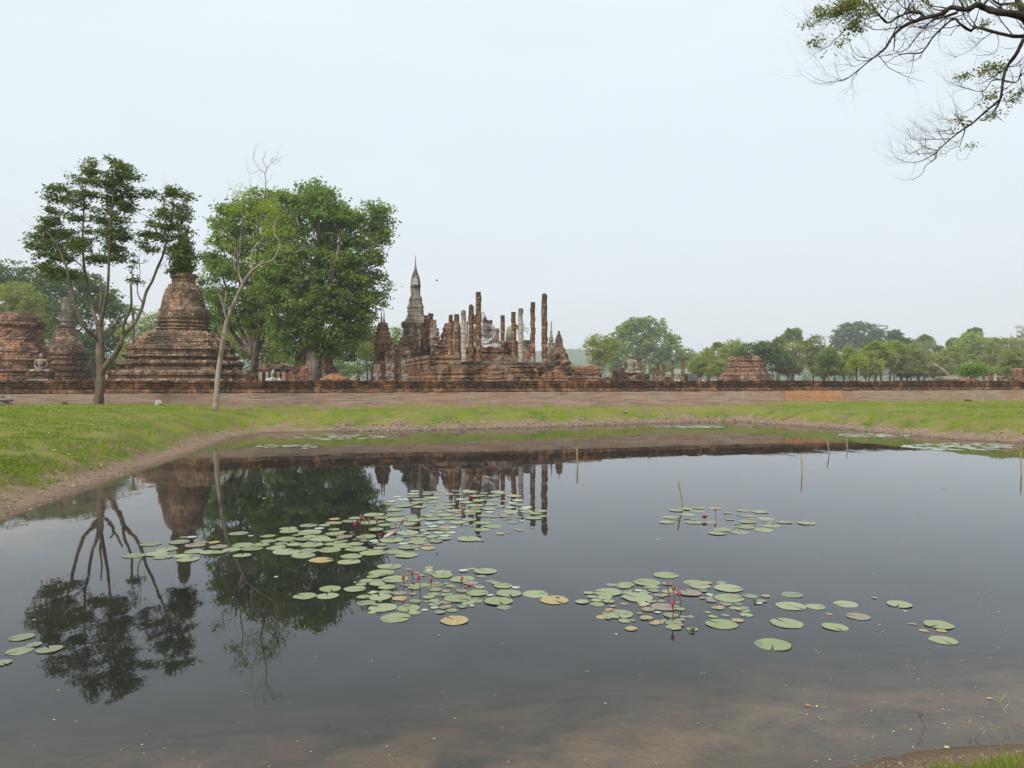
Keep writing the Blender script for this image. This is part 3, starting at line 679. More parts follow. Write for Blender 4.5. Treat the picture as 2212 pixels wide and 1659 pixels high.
# right-hand stupas
D = 118.0; rs = empty('grey_bell_stupa', 'grey bell stupa with a sharp thin spire behind the last column', 'stupa', (wx(z6(1525), D), D, 2))
q6 = lambda w_: w_*.16447/F*D/2
j6 = lambda y: hz(y6(y), D)-2
profile_mesh('spire', [(q6(3),j6(600)),(q6(12),j6(680)),(q6(36),j6(790)),(q6(46),j6(820)),(q6(66),j6(856)),(q6(66),j6(862)),(q6(42),j6(866)),(q6(40),j6(885))], 'round', M['greystone'], rs, .3, .015, 42)
profile_mesh('bell', [(q6(90),j6(885)),(q6(92),j6(905)),(q6(84),j6(908)),(q6(92),j6(960)),(q6(96),j6(1040)),(q6(116),j6(1060)),(q6(130),j6(1150)),(q6(150),0)], 'round', M['greystone'], rs, .3, .02, 43)
D = 96.0; rs = empty('brick_tower_ruin', 'crumbling orange brick tower with pale pointed top, right of the grey bell stupa', 'ruin', (wx(z6(1625), D), D, 2))
profile_mesh('tower_top', [(q6(16),j6(732)),(q6(28),j6(750)),(q6(24),j6(768)),(q6(38),j6(772)),(q6(40),j6(790)),(q6(56),j6(795)),(q6(54),j6(815)),(q6(76),j6(822)),(q6(74),j6(845)),(q6(90),j6(852)),(q6(90),j6(930)),(q6(96),j6(945))], 'dent', M['chedi'], rs, .25, .02, 44, WANG)
profile_mesh('rubble_base', [(q6(96),j6(945)),(q6(120),j6(965)),(q6(126),j6(985)),(q6(160),j6(1005)),(q6(178),j6(1045)),(q6(210),j6(1065)),(q6(226),j6(1110)),(q6(240),j6(1140)),(q6(250),0)], 'sq', M['brown'], rs, .25, .12, 45, WANG)
pier('broken_wall_end', 'rough grey brown stump of masonry at the right end of the platform', z6(2095), z6(2165), y6(1290), 70, M['brickdark'], 'ruin', seed=90)

# --- second statue near fig tree with its niche
D = 72.0
nb_ = empty('niche_shrine', 'low ruined brick niche building with a flat broken roof behind the small grey statue', 'shrine', (wx(590, D), D, 2.0), WANG*.5)
mb = MB(); W2 = PX(D, 28)
mb.box(-W2, W2, .6, 1.6, 0, hz(803,D)-2); mb.box(-W2, -W2+.35, -.6, .6, 0, hz(803,D)-2.02); mb.box(W2-.35, W2, -.6, .6, 0, hz(803,D)-2.02); mb.box(-.2-W2*.35, .1-W2*.35, -.55, .6, 0, hz(803,D)-2.02); mb.box(W2*.35, W2*.35+.3, -.55, .6, 0, hz(803,D)-2.02)
mb.build('pillar_front', M['plbrick'], nb_)
r_ = profile_mesh('roof', [(W2*1.12, 0), (W2*1.12, .25), (W2, .3), (W2*.9, .62), (W2*.7, .72)], 'sq', M['brickdark'], nb_, .2, .07, 51, 0, asp=.45); r_.location = (0, .4, hz(803,D)-2+.003)
D = 69.0; s2 = empty('grey_buddha_statue', 'small grey and black upright seated statue before the niche shrine', 'statue', (wx(590, D), D, 1.6))
figure('figure', hz(795, D)-1.6+.1, M['stucco'], s2, True, False, False)
mb = MB(); mb.box(-.8,.8,-.6,.5,-.0,.35); 
# plain walls near
pier('red_brick_wall', 'red brick wall remnant left of the fig trunk', 620, 662, 789, 84, M['brickred'], 'wall', seed=91, asp=.3)
D = 104.0; fs = empty('brick_prang', 'pinkish brick tower half hidden by the big leafy tree trunk', 'ruin', (wx(678, D), D, 2))
profile_mesh('tower', prf([(14,690),(30,705),(50,722),(58,730),(62,735),(62,760),(74,764),(76,785),(96,800),(110,815),(120,835)], D), 'dent', M['brickred'], fs, .3, .06, 52, WANG)
D = 80.0; rm = empty('brick_rubble_mound', 'heap of red brick rubble right of the fig trunk', 'rubble', (wx(724, D), D, 2))
profile_mesh('rubble', prf([(6,806),(24,809),(40,813),(60,818),(80,826),(90,845)], D), 'round', M['brickred'], rm, .15, .10, 53)
pier('small_dark_ruin', 'small dark ruined shrine beside the leaning pale tree', 532, 556, 806, 76, M['brickdark'], 'ruin', seed=92)
# --- left sandstone statue
D = 56.0; zb_ = hz(804, D)
st_ = empty('sandstone_statue', 'small weathered sandstone seated statue on a pale plinth near the slim stupa', 'statue', (wx(88.5, D), D, zb_), .12)
figure('figure', hz(762, D)-zb_+.12, M['sand'], st_, True, False, False)
pl = empty('statue_plinth', 'pale stone plinth under the sandstone statue', 'plinth', (wx(88.5, D), D, 2.0), .12)
mb = MB(); H = zb_-2.0
mb.box(-.78,.78,-.45,.45,0,H*.72); mb.build('lower_block', M['sand'], pl)
mb = MB(); mb.box(-.74,.74,-.42,.42,H*.72+.003,H*.84); mb.box(-.80,.80,-.47,.47,H*.84+.003,H+.02); mb.build('upper_slab', M['brickdark'], pl)
# --- right seated statue with flame
D = 92.0
g7 = lambda x: 1243+x*.2193
k7 = lambda y: 654.9+y*.2193
zb_ = hz(k7(700), D)
st_ = empty('flame_topped_statue', 'tan seated statue with pointed flame headdress in front of the round leafy tree', 'statue', (wx(g7(543), D), D, zb_), -.15)
figure('figure', hz(k7(468), D)-zb_, M['sand'], st_, True, True, True)
mb = MB(); pl = empty('brick_dais', 'dark brick dais carrying the flame topped statue', 'dais', (wx(g7(540), D), D, 2.0), WANG)
profile_mesh('masonry', [(2.3,0),(2.2,(zb_-2)*.5),(2.0,(zb_-2)*.55),(1.95,zb_-2+.02)], 'sq', M['brickdark'], pl, .2, .08, 61)
for q, (a, b, t, mt, lb, D_) in enumerate([(615,650,545,'pillar','smooth brown column beside the flame topped statue',92),(694,724,573,'pillarpale','thin pale mottled column, second right of the flame topped statue',93),
    (755,786,640,'pillar','short brick column leaning against a wider stump',97),(792,826,596,'pillar','broad stump column in the middle of the small row',94),(846,880,594,'pillar','brick banded column right of the broad stump column',94),
    (933,969,570,'pillar','lone brick column before the round leafy tree, last but one of the row',94),(1040,1076,543,'pillar','tallest column of the small right row, standing at its end',94)]):
    pillar(g7(a), g7(b), k7(t), D_, 2.0, M[mt], lb, 'ragged', 'small_column', seed=120+q, group='columns beside the flame topped statue')
for q, (a, b, t, lb) in enumerate([(1078,1102,690,'knee high stump beside the tallest column of the small row'),(380,432,658,'ragged brick stump left of the flame topped statue'),(448,480,628,'brick pier touching the left arm of the flame topped statue'),(268,375,728,'low dark rubble wall left of the ragged stump'),(885,935,722,'low dark stump between two columns of the small row'),(670,705,735,'tiny dark stump between the smooth brown and pale mottled columns'),(190,248,680,'dark broken masonry lump right of the platform end')]):
    pier('masonry_stump', lb, g7(a), g7(b), k7(t), 91-q*.5, M['brickdark'], 'stump', seed=130+q, group='masonry stumps near the flame topped statue', asp=.8)
# --- stepped brick pyramid
D = 98.0; py = empty('stepped_brick_pyramid', 'red brick truncated pyramid with rounded ledges, alone right of centre', 'ruin', (wx(g7(1672), D), D, 2.0))
hh_ = lambda y: hz(k7(y), D)-2
P_ = []
for (w0, w1, y0, y1) in [(150,166,522,577),(160,175,580,606),(172,184,609,632),(180,200,636,668),(194,240,672,715),(236,262,718,756)]:
    P_ += [(w0*.2193/F*D, hh_(y0)), (w1*.2193/F*D, hh_(y1)-0.0+.10), (w1*.2193/F*D-.06, hh_(y1))]
P_.append((4.1, 0))
pyo = profile_mesh('masonry', [(a_*.86, b_) for a_, b_ in P_], 'dent', M['brown'], py, .2, .035, 62, WANG*.4)

# --- low things at the right behind the wall
pier('plaster_topped_ruin', 'low ruin with a crumbling tan crown behind the right part of the wall', 2023, 2070, 812, 92, M['sand'], 'ruin', seed=141, asp=.6)
pier('low_brick_ruin', 'flat low brick remnant beside the tan crowned ruin', 2070, 2110, 817, 92, M['brickred'], 'ruin', seed=142, asp=.5)
pier('pale_post', 'tall white painted post with orange cap near the right edge', 2148.6, 2151.8, 806, 98, M['stucco'], 'post', seed=143)
pier('orange_stub', 'small orange capped stub beside the white post', 2137, 2142, 806, 98, M['brickred'], 'post', seed=144)
pier('distant_brick_wall', 'low distant brick wall at the right edge behind the boundary wall', 2128, 2260, 813, 120, M['plbrick'], 'wall', seed=145, asp=.06, group=None)
pier('orange_brick_ruin', 'orange brick block standing at the far right edge', 2198, 2240, 795, 118, M['brickred'], 'ruin', seed=146)

# ---------------------------------------------------------------- foliage and trees
def leaf_cloud(blobs, n, size, seed, clump=12, cr=.35, shell=.45, flat=.3, aspect=.5):
    r = np.random.default_rng(seed); B = np.array(blobs, float)
    wv_ = (B[:,3]*B[:,4]*B[:,5])**.72; wv_ /= wv_.sum()
    m = max(1, n//clump); bi = r.choice(len(B), m, p=wv_)
    d = r.normal(size=(m, 3)); d /= np.linalg.norm(d, axis=1)[:, None]
    rad = shell + (1-shell)*r.random(m)**.6
    # bumpy outline
    lob = 1 + .16*np.sin(d[:,0]*7+bi*1.7)*np.cos(d[:,2]*6+bi) + .08*r.normal(size=m)
    C = B[bi, :3] + d*B[bi, 3:6]*(rad*lob)[:, None]
    ci = r.integers(0, m, n)
    P = C[ci] + r.normal(size=(n, 3))*cr*np.array([1, 1, .55])
    s = size*(.6+.8*r.random(n))
    a = r.normal(size=(n, 3)); a[:, 2] *= .6; a /= np.linalg.norm(a, axis=1)[:, None]
    nn_ = r.normal(size=(n, 3)); nn_[:, 2] += flat*3; b = np.cross(nn_, a); b /= (np.linalg.norm(b, axis=1)[:, None]+1e-6)
    V = np.empty((n, 4, 3)); V[:,0] = P - a*s[:,None]*.5; V[:,1] = P + b*s[:,None]*.5*aspect; V[:,2] = P + a*s[:,None]*.5; V[:,3] = P - b*s[:,None]*.5*aspect
    return V.reshape(-1, 3), np.arange(n*4).reshape(n, 4)
def pxblobs(L, D, thick=1.0, seed=0):
    r = random.Random(seed); out = []
    for q in L:
        X, Y, rx, ry = q[:4]; dd = q[4] if len(q) > 4 else r.uniform(-.35, .35)*rx/F*D
        p_ = at(X, Y, D); RX = rx/F*D; RZ = ry/F*D
        out.append((p_.x, D+dd, p_.z, RX, (RX+RZ)/2*thick, RZ))
    return out
def crown(name, L, D, n, size, mat, root, seed, thick=1.0, cr=.35, **kw):
    bl = pxblobs(L, D, thick, seed); V, Fq = leaf_cloud(bl, n, size, seed, cr=cr, **kw)
    V = V - np.array(root.location); me = mesh_np(name, V, Fq, mat); o_ = bpy.data.objects.new(name, me); link(o_, root); return bl
def twigs(mb, p, d, L, r, depth, rnd, up=.15, nside=4, spread=.6, kids=3, ends=None, seg=5, wig=.18):
    """one branch that curves and forks"""
    pts = [Vector(p)]; dv = Vector(d).normalized(); rad = [r]
    for k in range(seg):
        dv = (dv + Vector((rnd.gauss(0, wig), rnd.gauss(0, wig), rnd.gauss(0, wig)+up*.3))).normalized()
        pts.append(pts[-1] + dv*L/seg); rad.append(r*(1-.75*(k+1)/seg))
    mb.tube(pts, rad, nside, False)
    if depth > 0:
        for k in range(kids):
            j = rnd.randint(1, seg); q = pts[j]; ax_ = Vector((rnd.gauss(0,1), rnd.gauss(0,1), rnd.gauss(0,1)))
            dd = ((pts[j]-pts[j-1]).normalized() + ax_.normalized()*spread).normalized()
            twigs(mb, q, dd, L*rnd.uniform(.4, .7), rad[j]*.6, depth-1, rnd, up, 3, spread, kids, ends, seg, wig)
    elif ends is not None: ends.append(pts[-1])
def limb_px(mb, path, D, root, n=8, k=4, wob=.0, dy=None):
    """path: [(X, Y, width px, depth offset)]"""
    pts = []; rad = []
    for q in path:
        X, Y, wd = q[:3]; dd = q[3] if len(q) > 3 else 0
        p_ = at(X, Y, D+dd) - Vector(root.location); pts.append(p_); rad.append(wd/2/F*D)
    P, Rr = crom(pts, rad, k); r = random.Random(int(path[0][0]*7+path[0][1]))
    Rr = [a*(1+r.uniform(-.07, .10)) for a in Rr]
    mb.tube(P, Rr, n); return P, Rr

# Tree A: forked, airy dark crown
D = 45.3; g0 = ground_z(wx(213, D), D); tA = empty('forked_tree', 'many limbed dark leaved tree on the left lawn in front of the slim stupa', 'tree', (wx(213, D), D, float(g0)-.05))
mb = MB(); rn = random.Random(11)
limbs = [[(211,880,25),(213,866,21),(216,837,18),(219,806,18),(217,782,17),(216,738,15),(215,705,14)],
 [(216,740,9),(205,727,8.5,-.3),(182,705,7.5,-.8),(167,668,7,-1),(153,613,6,-1.2),(140,565,4.5,-1.4),(118,520,3,-1.6),(100,500,2,-1.6)],
 [(213,706,9),(207,690,8,.3),(197,657,6.5,.7),(190,613,6,1),(182,572,5,1.1),(180,520,4,1.2),(182,450,3,1.3),(188,385,1.6,1.3)],
 [(216,706,10),(221,687,8,-.2),(228,650,6.5,-.5),(234,611,5.5,-.7),(236,562,5,-.8),(239,490,4,-.8),(247,410,2.4,-.6),(252,365,1.2,-.5)],
 [(217,690,6),(216,668,5),(219,640,4),(218,615,3,.1),(220,604,1,.2)],
 [(219,812,13),(226,795,12.5,-.2),(237,780,12,-.4),(250,763,11,-.5),(260,746,10,-.6),(267,725,9,-.6),(291,698,7.5,-.3),(307,665,6.5,0),(316,632,6,.3),(329,608,5.5,.5),(341,578,5,.6),(353,550,4.5,.7),(364,505,3.4,.8),(374,450,2,.9)],
 [(266,726,7,-.6),(268,700,6,-.9),(283,665,5,-1.2),(284,638,4.6,-1.3),(283,614,4,-1.4)],
 [(220,742,7,.1),(232,728,7,.5),(243,716,7,.8),(244,702,6,.9),(238,692,4.5,1)],
 [(243,708,6,.8),(252,696,5,1),(258,682,4.5,1.1),(264,672,4,1.2)],
 [(310,655,4),(300,640,2.4),(297,620,2),(303,590,1.5),(301,570,1)],[(182,580,3,1.1),(160,560,2.2,1.4),(130,540,1.5,1.6)],[(236,530,3,-.8),(262,505,2.2,-1.2),(290,480,1.5,-1.4)],[(360,520,3,.8),(335,495,2,.6),(322,470,1.4,.4)],[(181,480,2.5,1.2),(155,455,2,1),(125,432,1.3,1)],[(240,470,2.5,-.8),(285,435,2,-.6),(325,418,1.2,-.3)],[(372,470,2,.9),(392,450,1.4,1.1),(400,430,1,1.2)],[(355,545,3,.7),(375,560,2,1),(393,575,1.2,1.2)]]
for L_ in limbs:
    P, Rr = limb_px(mb, L_, D, tA, 9)
    for k in range(len(P)):
        if P[k].z > 8.2 and k % 2 == 0: twigs(mb, P[k], (rn.gauss(0, 1), rn.gauss(0, .8), rn.uniform(.1, 1)), rn.uniform(.7, 1.5), .022, 1, rn, .2, 3, .7, 3)
mb.build('trunk', M['barkgrey'], tA, True)
crA = [(292,604,7,5),(299,609,5,4),(192,352,15,8),(190,372,20,12),(180,392,22,12),(205,392,14,10),(192,420,20,12),(125,408,28,8),(112,428,18,7),(150,428,28,10),(175,445,26,11),(118,455,18,6),
 (160,470,25,9),(248,352,24,8),(272,362,28,12),(258,378,32,12),(285,388,30,12),(250,402,30,12),(275,415,34,13),(240,432,26,12),(262,445,34,13),(300,420,14,12),(325,418,20,8),(342,408,12,6),
 (225,455,26,10),(250,475,38,13),(285,455,20,8),(215,475,18,9),(240,500,32,12),(262,515,28,12),(245,535,34,12),(265,555,26,11),(232,560,22,9),(275,572,14,7),(195,500,20,9),(180,520,22,9),
 (112,478,20,14),(88,492,16,12),(72,512,14,7),(110,505,32,13),(150,505,24,11),(85,530,26,10),(120,530,36,14),(165,530,28,12),(100,555,34,12),(140,558,38,14),(185,548,28,12),(90,578,26,10),(130,585,34,13),(160,595,26,12),(112,602,22,9),(205,560,18,9),(150,612,16,7),(215,520,14,7),
 (370,418,26,10),(395,425,20,10),(352,432,20,8),(405,440,12,6),(375,445,28,12),(360,465,24,12),(388,470,26,12),(365,490,30,12),(330,485,16,12),(318,505,22,10),(345,515,26,12),(310,528,14,8),(380,515,30,12),(400,500,14,8),(330,540,14,7),(372,540,26,11),(395,555,24,12),(410,572,16,10),(385,572,20,10),(425,555,10,6),(395,545,26,14),(398,562,24,12),(390,583,16,8),(408,583,12,7),(375,585,10,6),(398,530,20,10)]
crown('crown', crA, D, 25000, .21, M['leafA'], tA, 5, 1.6, .19, shell=.05, clump=30, aspect=.42, flat=.15)
# Tree B: pale leaning, nearly bare
D = 46.4; tB = empty('leaning_pale_tree', 'thin pale barked leaning tree with bare twisting branches', 'tree', (wx(466, D), D, float(ground_z(wx(466, D), D))-.05))
mb = MB(); rn = random.Random(12); ends = []
LB = [[(465,884,17),(466,872,13.5),(468,848,12),(471,809,11.5),(478,761,11),(484,723,10.5),(490,697,10.5),(500,668,10),(505,658,9.5),(526,612,8),(544,586,7)],
 [(544,586,6),(544,553,5.5,.2),(553,531,5,.3),(570,515,4.5,.4),(566,495,3.8,.4),(564,470,3.2,.5),(568,439,2.6,.5),(575,399,2,.6),(573,375,1.5,.6),(577,364,1.2,.6),(568,347,.7,.6)],
 [(577,364,1,.6),(588,352,.8,.6),(595,346,.6,.6)],[(573,376,1,.6),(560,362,.8,.5),(547,346,.6,.5)],
 [(544,586,5.5),(566,570,5,-.3),(588,563,4.5,-.6),(603,540,4,-.7),(604,522,3.5,-.7),(595,509,3,-.7),(593,490,2.2,-.6),(600,470,1.3,-.5)],
 [(525,615,5.5),(516,590,4.5,.2),(515,560,4,.3),(510,531,3.2,.2),(505,518,2.6,.1),(485,507,2,-.2),(465,496,1.5,-.4),(452,485,.8,-.5)],
 [(517,560,3.2,.3),(520,520,2.8,.5),(524,474,2.2,.6),(520,443,1.8,.6),(509,421,1.2,.6),(500,408,.7,.6)],
 [(491,695,5.5),(487,680,5,-.2),(483,662,4.4,-.3),(477,645,4,-.4),(473,635,3.6,-.4)],[(483,660,3.6,-.3),(488,645,3,-.3),(488,634,2.2,-.3)],
 [(489,712,3),(481,714,2.4,-.1),(474,711,1.4,-.2)],[(603,540,2.2,-.7),(622,541,1.6,-.9),(640,545,1.3,-1),(658,535,.7,-1)],[(590,562,2,-.6),(600,572,1.5,-.7),(620,571,1,-.8)],
 [(557,528,2.4,.3),(575,524,1.8,.1),(585,515,1.3,0),(590,505,.8,0)],[(560,540,2),(578,528,1.6),(590,517,1)],[(566,490,1.8,.5),(560,470,1.4,.3),(554,440,1,.2),(546,415,.7,.1),(540,375,.5,.1)],[(516,583,2),(508,583,2.4),(506,560,2.4),(509,535,2)]]
for L_ in LB: limb_px(mb, L_, D, tB, 8)
for L_ in LB[1:]:
    for q in L_[2:]:
        if len(q) > 3 and q[2] < 4.5:
            for k in range(2):
                p_ = at(q[0], q[1], D+q[3]) - Vector(tB.location)
                twigs(mb, p_, (rn.gauss(0, .9), rn.gauss(0, .6), rn.uniform(.2, 1.2)), rn.uniform(.5, 1.1), .011, 1, rn, .3, 3, .6, 2, ends)
mb.build('trunk', M['barkpale'], tB, True)
crown('sparse_leaves', [(600,475,24,22),(618,505,20,18),(590,450,20,18),(548,470,18,30),(525,430,18,22),(470,500,18,12),(498,410,5,5),(594,350,3,3),(573,440,24,26),(500,690,8,14),(488,722,5,6),(545,560,16,22),(580,500,26,20),(505,455,18,18),(485,530,16,14),(610,540,20,14)], D, 2700, .13, M['leafbright'], tB, 6, 1, .20, shell=.1, clump=6)

# Tree C: big fig behind the wall
D = 90.0; tC = empty('big_fig_tree', 'large dense green tree with a massive fluted trunk behind the wall', 'tree', (wx(676, D), D, 2.0))
mb = MB(); rn = random.Random(13); cx_ = at(676, 822, D)
for k in range(16):
    a = rn.uniform(0, 6.28); rb = rn.uniform(.5, 2.1)*(.7 if k < 6 else 1)
    x0 = math.cos(a)*rb*.78; y0 = math.sin(a)*rb*.7; top = rn.uniform(3.2, 6.2)
    pts = [Vector((x0*1.15, y0*1.15, -.6)), Vector((x0, y0, .6)), Vector((x0*.8, y0*.8, 1.8)), Vector((x0*.7+.1, y0*.6, 3.2)), Vector((x0*.8+rn.gauss(0,.3), y0*.6, top+.8))]
    P, Rr = crom(pts, [.5, .38, .34, .3, .2], 3); Rr = [q*rn.uniform(.85, 1.2) for q in Rr]; mb.tube(P, Rr, 7)
mb.tube([Vector((0,0,-.5)), Vector((0,0,2.5)), Vector((.2,0,5)), Vector((.1,0,8))], [1.25, .95, .8, .6], 10)
for (X, Y, w_) in [(600,560,5),(640,470,5),(690,440,5),(740,500,5),(800,560,4.5),(820,510,3),(770,640,4.5),(620,650,4.5),(835,640,2)]:
    p0 = Vector((rn.gauss(.1,.3), rn.gauss(0,.3), rn.uniform(4.5, 7.5))); p2 = at(X, Y, D+rn.uniform(-3, 3)) - Vector(tC.location)
    mid = p0.lerp(p2, .5) + Vector((rn.gauss(0,.8), rn.gauss(0,.8), .6)); P, Rr = crom([p0, mid, p2], [.42, .28, .08], 5); mb.tube(P, Rr, 7)
    for k in range(4): twigs(mb, P[rn.randint(4, len(P)-1)], (rn.gauss(0,1), rn.gauss(0,1), rn.uniform(0,1)), 3, .07, 1, rn, .2, 4, .7, 3)
mb.build('trunk', M['barkfig'], tC, True)
crC = [(688,402,18,12),(672,418,30,16),(705,425,26,14),(690,440,40,18),(735,448,22,12),(650,440,28,16),(625,432,22,12),(640,465,46,22),(700,470,50,24),(745,475,34,18),(805,448,22,10),(825,462,18,14),(800,468,30,16),(785,490,34,16),(835,485,10,12),
 (620,500,44,24),(670,510,52,26),(725,515,48,24),(825,505,18,22),(790,520,26,18),(610,545,46,26),(665,560,54,30),(725,560,52,28),(775,555,34,24),(812,545,18,20),(825,575,12,16),(600,595,44,26),(650,610,54,30),(705,610,54,30),(755,600,44,28),(795,600,24,22),(835,615,8,12),(822,635,14,10),
 (590,635,40,24),(640,655,50,28),(690,660,54,30),(745,650,48,30),(790,645,26,24),(830,655,14,7),(610,685,38,24),(655,700,46,26),(705,705,48,26),(755,690,42,26),(795,680,20,16),(640,730,34,20),(685,735,30,18),(735,730,40,20),(765,715,26,18),(610,720,26,18),(750,745,24,12),(640,752,22,14),(668,752,14,12),(705,758,16,14),(735,762,14,10),(620,770,10,10),(645,775,8,12)]
crown('crown', crC, D, 70000, .34, M['leafC'], tC, 7, 1.5, .50, shell=.55, clump=60, aspect=.7)
# Tree C1: its left neighbour
D = 96.0; t1 = empty('broad_green_tree', 'broad green tree behind the leaning pale tree, touching the big fig', 'tree', (wx(548, D), D, 2.0))
mb = MB(); mb.tube([Vector((0,0,-.5)), Vector((.2,0,5)), Vector((-.2,0,11))], [.6, .45, .3], 8)
for (X, Y) in [(500,480),(560,440),(600,500),(470,560),(620,600),(450,620)]:
    p2 = at(X, Y, D+rn.uniform(-3, 3)) - Vector(t1.location); P, Rr = crom([Vector((0,0,4)), p2*.5+Vector((0,0,1)), p2], [.35, .22, .06], 5); mb.tube(P, Rr, 6)
mb.build('trunk', M['barkgrey'], t1, True)
crown('crown', [(565,418,22,12),(590,425,22,12),(545,430,26,14),(500,452,24,12),(530,455,36,20),(580,455,40,20),(480,478,22,12),(515,490,40,20),(565,495,42,22),(600,470,26,20),(475,520,22,16),(505,530,34,18),(555,540,44,24),(600,550,34,24),(462,565,20,18),(490,585,36,22),(540,595,46,26),(590,600,40,26),(450,600,20,16),(455,640,32,22),(505,645,46,24),(560,650,44,26),(470,680,34,24),(520,690,44,26),(570,700,36,24)],
      D, 36000, .34, M['leafC'], t1, 8, 1.4, .50, shell=.55, clump=60, aspect=.65)

# generic background trees
def bgtree(name, label, blobs, D, n, mat, seed, size=.35, trunkX=None, cat='tree', cr=.5, trunks=1, bark_='barkfar', group=None, shell=.4, flat=.3, tw=1.6, zb=1.95, aspect=.6):
    X0 = trunkX or blobs[0][0]; root = empty(name, label, cat, (wx(X0, D), D, zb), 0, group); r = random.Random(seed); mb = MB()
    bl = pxblobs(blobs, D, 1.1, seed); low = min(b[2]-b[5] for b in bl); rt = tw/F*D*.9
    for t in range(trunks):
        ox = r.uniform(-1, 1)*(trunks-1)*.5
        fork = Vector((ox*1.3, r.uniform(-.3,.3), max(.6, (low-zb)*.8)))
        mb.tube([Vector((ox, 0, -.4)), Vector((ox+r.gauss(0,.1), 0, fork.z*.5)), fork], [rt*1.2, rt, rt*.85], 6)
        for b in r.sample(bl, min(len(bl), 5)):
            p2 = Vector(b[:3]) - Vector(root.location); P, Rr = crom([fork-Vector((0,0,.1)), fork.lerp(p2, .5)+Vector((0,0,-.1*(p2-fork).length)), p2], [rt*.6, rt*.4, rt*.12], 3); mb.tube(P, Rr, 5)
    mb.build('trunk', M[bark_], root, True)
    V_, F_ = leaf_cloud(bl, n, size, seed, cr=cr, shell=shell, flat=flat, clump=16, aspect=aspect)
    me = mesh_np('crown', V_ - np.array(root.location), F_, M[mat]); link(bpy.data.objects.new('crown', me), root)
    return root
# left side
bgtree('dense_tree', 'dark dense tree rising behind the round ruin at the left edge', [(25,592,50,26),(70,605,40,28),(60,640,50,34),(-30,612,50,40),(0,655,50,40)], 165, 9000, 'leafdark', 201, 0.58)
bgtree('dense_tree', 'tall dark tree behind the slim stupa', [(110,602,40,26),(95,640,40,34),(150,615,45,32),(130,690,50,40),(80,700,40,36),(150,740,45,40)], 158, 12000, 'leafdark', 202, 0.59, 130)
bgtree('dense_tree', 'dark tree showing through the forked limbs, sloping down to the right', [(198,612,36,24),(190,640,44,30),(225,645,34,26),(180,670,46,36),(245,672,32,24),(210,730,56,36),(262,715,26,22),(230,770,60,36),(180,780,40,30)], 152, 14000, 'leafdark', 203, 0.57, 205)
bgtree('round_bushy_tree', 'lighter olive green round tree in front of the dark trees at the left', [(35,630,36,22),(25,650,50,30),(60,660,40,30),(75,690,36,30),(30,690,50,30),(95,730,32,32),(100,770,28,24)], 146, 12000, 'leafolive', 204, 0.41, 55, cr=.4)
bgtree('feathery_tree', 'low feathery yellow green tree left of the bell stupa', [(330,690,30,14),(300,705,34,12),(345,708,30,12),(285,722,30,10),(320,728,36,14),(290,745,30,12),(335,750,30,14),(280,765,26,14),(355,675,12,6)], 135, 7000, 'leafacacia', 205, 0.33, 300, flat=.8)
bgtree('background_tree', 'hazy green tree low behind the leaning pale tree', [(520,720,40,24),(540,745,44,24),(560,770,36,22),(510,760,30,24),(590,740,36,26),(600,770,26,20)], 118, 9000, 'leafolive', 206, .34)
bgtree('background_tree', 'bluish green tree under the left side of the big fig', [(470,700,30,24),(480,730,30,24),(560,715,50,26),(610,755,30,26),(640,770,30,22)], 150, 8000, 'leafmid', 207, .5)
bgtree('background_tree', 'spreading dark limbed tree seen under the right side of the big fig', [(780,720,40,18),(800,740,36,18),(770,745,40,18),(745,765,36,16),(790,765,30,14),(750,740,44,20)], 140, 8000, 'leafdark', 208, .45, 800)
bgtree('background_tree', 'small olive tree standing before the spreading dark limbed tree', [(795,750,14,12),(790,765,13,10)], 112, 900, 'leafolive', 209, .25, 793)
bgtree('background_tree', 'pale blue green far tree low beside the rubble mound', [(750,800,34,14),(775,795,26,14),(725,790,26,12)], 220, 3500, 'leafmid', 210, .6)
bgtree('background_tree', 'pale airy tree between the twin spired shrine and the lotus bud stupa', [(855,712,14,6),(862,722,18,7),(850,735,20,9),(860,750,22,12),(855,775,20,14)], 150, 2600, 'leafacacia', 211, .4, flat=.8)
bgtree('background_tree', 'dark green tree hard behind the twin spired shrine', [(825,735,24,20),(815,765,26,22),(840,780,20,20)], 145, 3500, 'leafdark', 212, .45)
# centre right
bgtree('airy_grey_green_tree', 'pale feathery tree left of the big round leafy tree', [(1292,735,26,14),(1282,752,28,16),(1305,758,30,18),(1295,778,28,16),(1325,745,20,16)], 160, 7000, 'leafolive', 220, 0.32, 1300, bark_='barkpale', cr=.4)
bgtree('round_leafy_tree', 'big round bright green tree behind the flame topped statue', [(1370,700,28,14),(1395,698,30,14),(1350,715,28,14),(1385,722,46,22),(1425,710,18,14),(1330,735,26,18),(1360,745,46,24),(1420,740,46,24),(1450,735,20,16),(1345,770,40,24),(1400,770,50,24),(1450,765,34,24),(1480,775,22,18),(1420,795,44,16),(1370,795,40,14),(1432,692,6,5),(1340,790,30,18),(1470,795,34,16)], 345, 42000, 'leaflit', 221, 0.84, 1395)
bgtree('background_tree', 'small round tree at the right skirt of the big round leafy tree', [(1485,765,14,12),(1500,778,16,14),(1490,795,18,12)], 360, 3000, 'leafmid', 222, 0.74)
bgtree('background_tree', 'olive bushy tree right of the small column row', [(1530,772,20,16),(1540,790,22,14),(1520,795,16,12)], 200, 3500, 'leafolive', 223, 0.47, trunks=2)
bgtree('background_tree', 'pale yellow green rounded tree left of the stepped brick pyramid', [(1585,745,26,10),(1575,760,32,14),(1565,780,30,16),(1595,770,22,16)], 215, 5500, 'leafacacia', 224, 0.52, trunks=2)
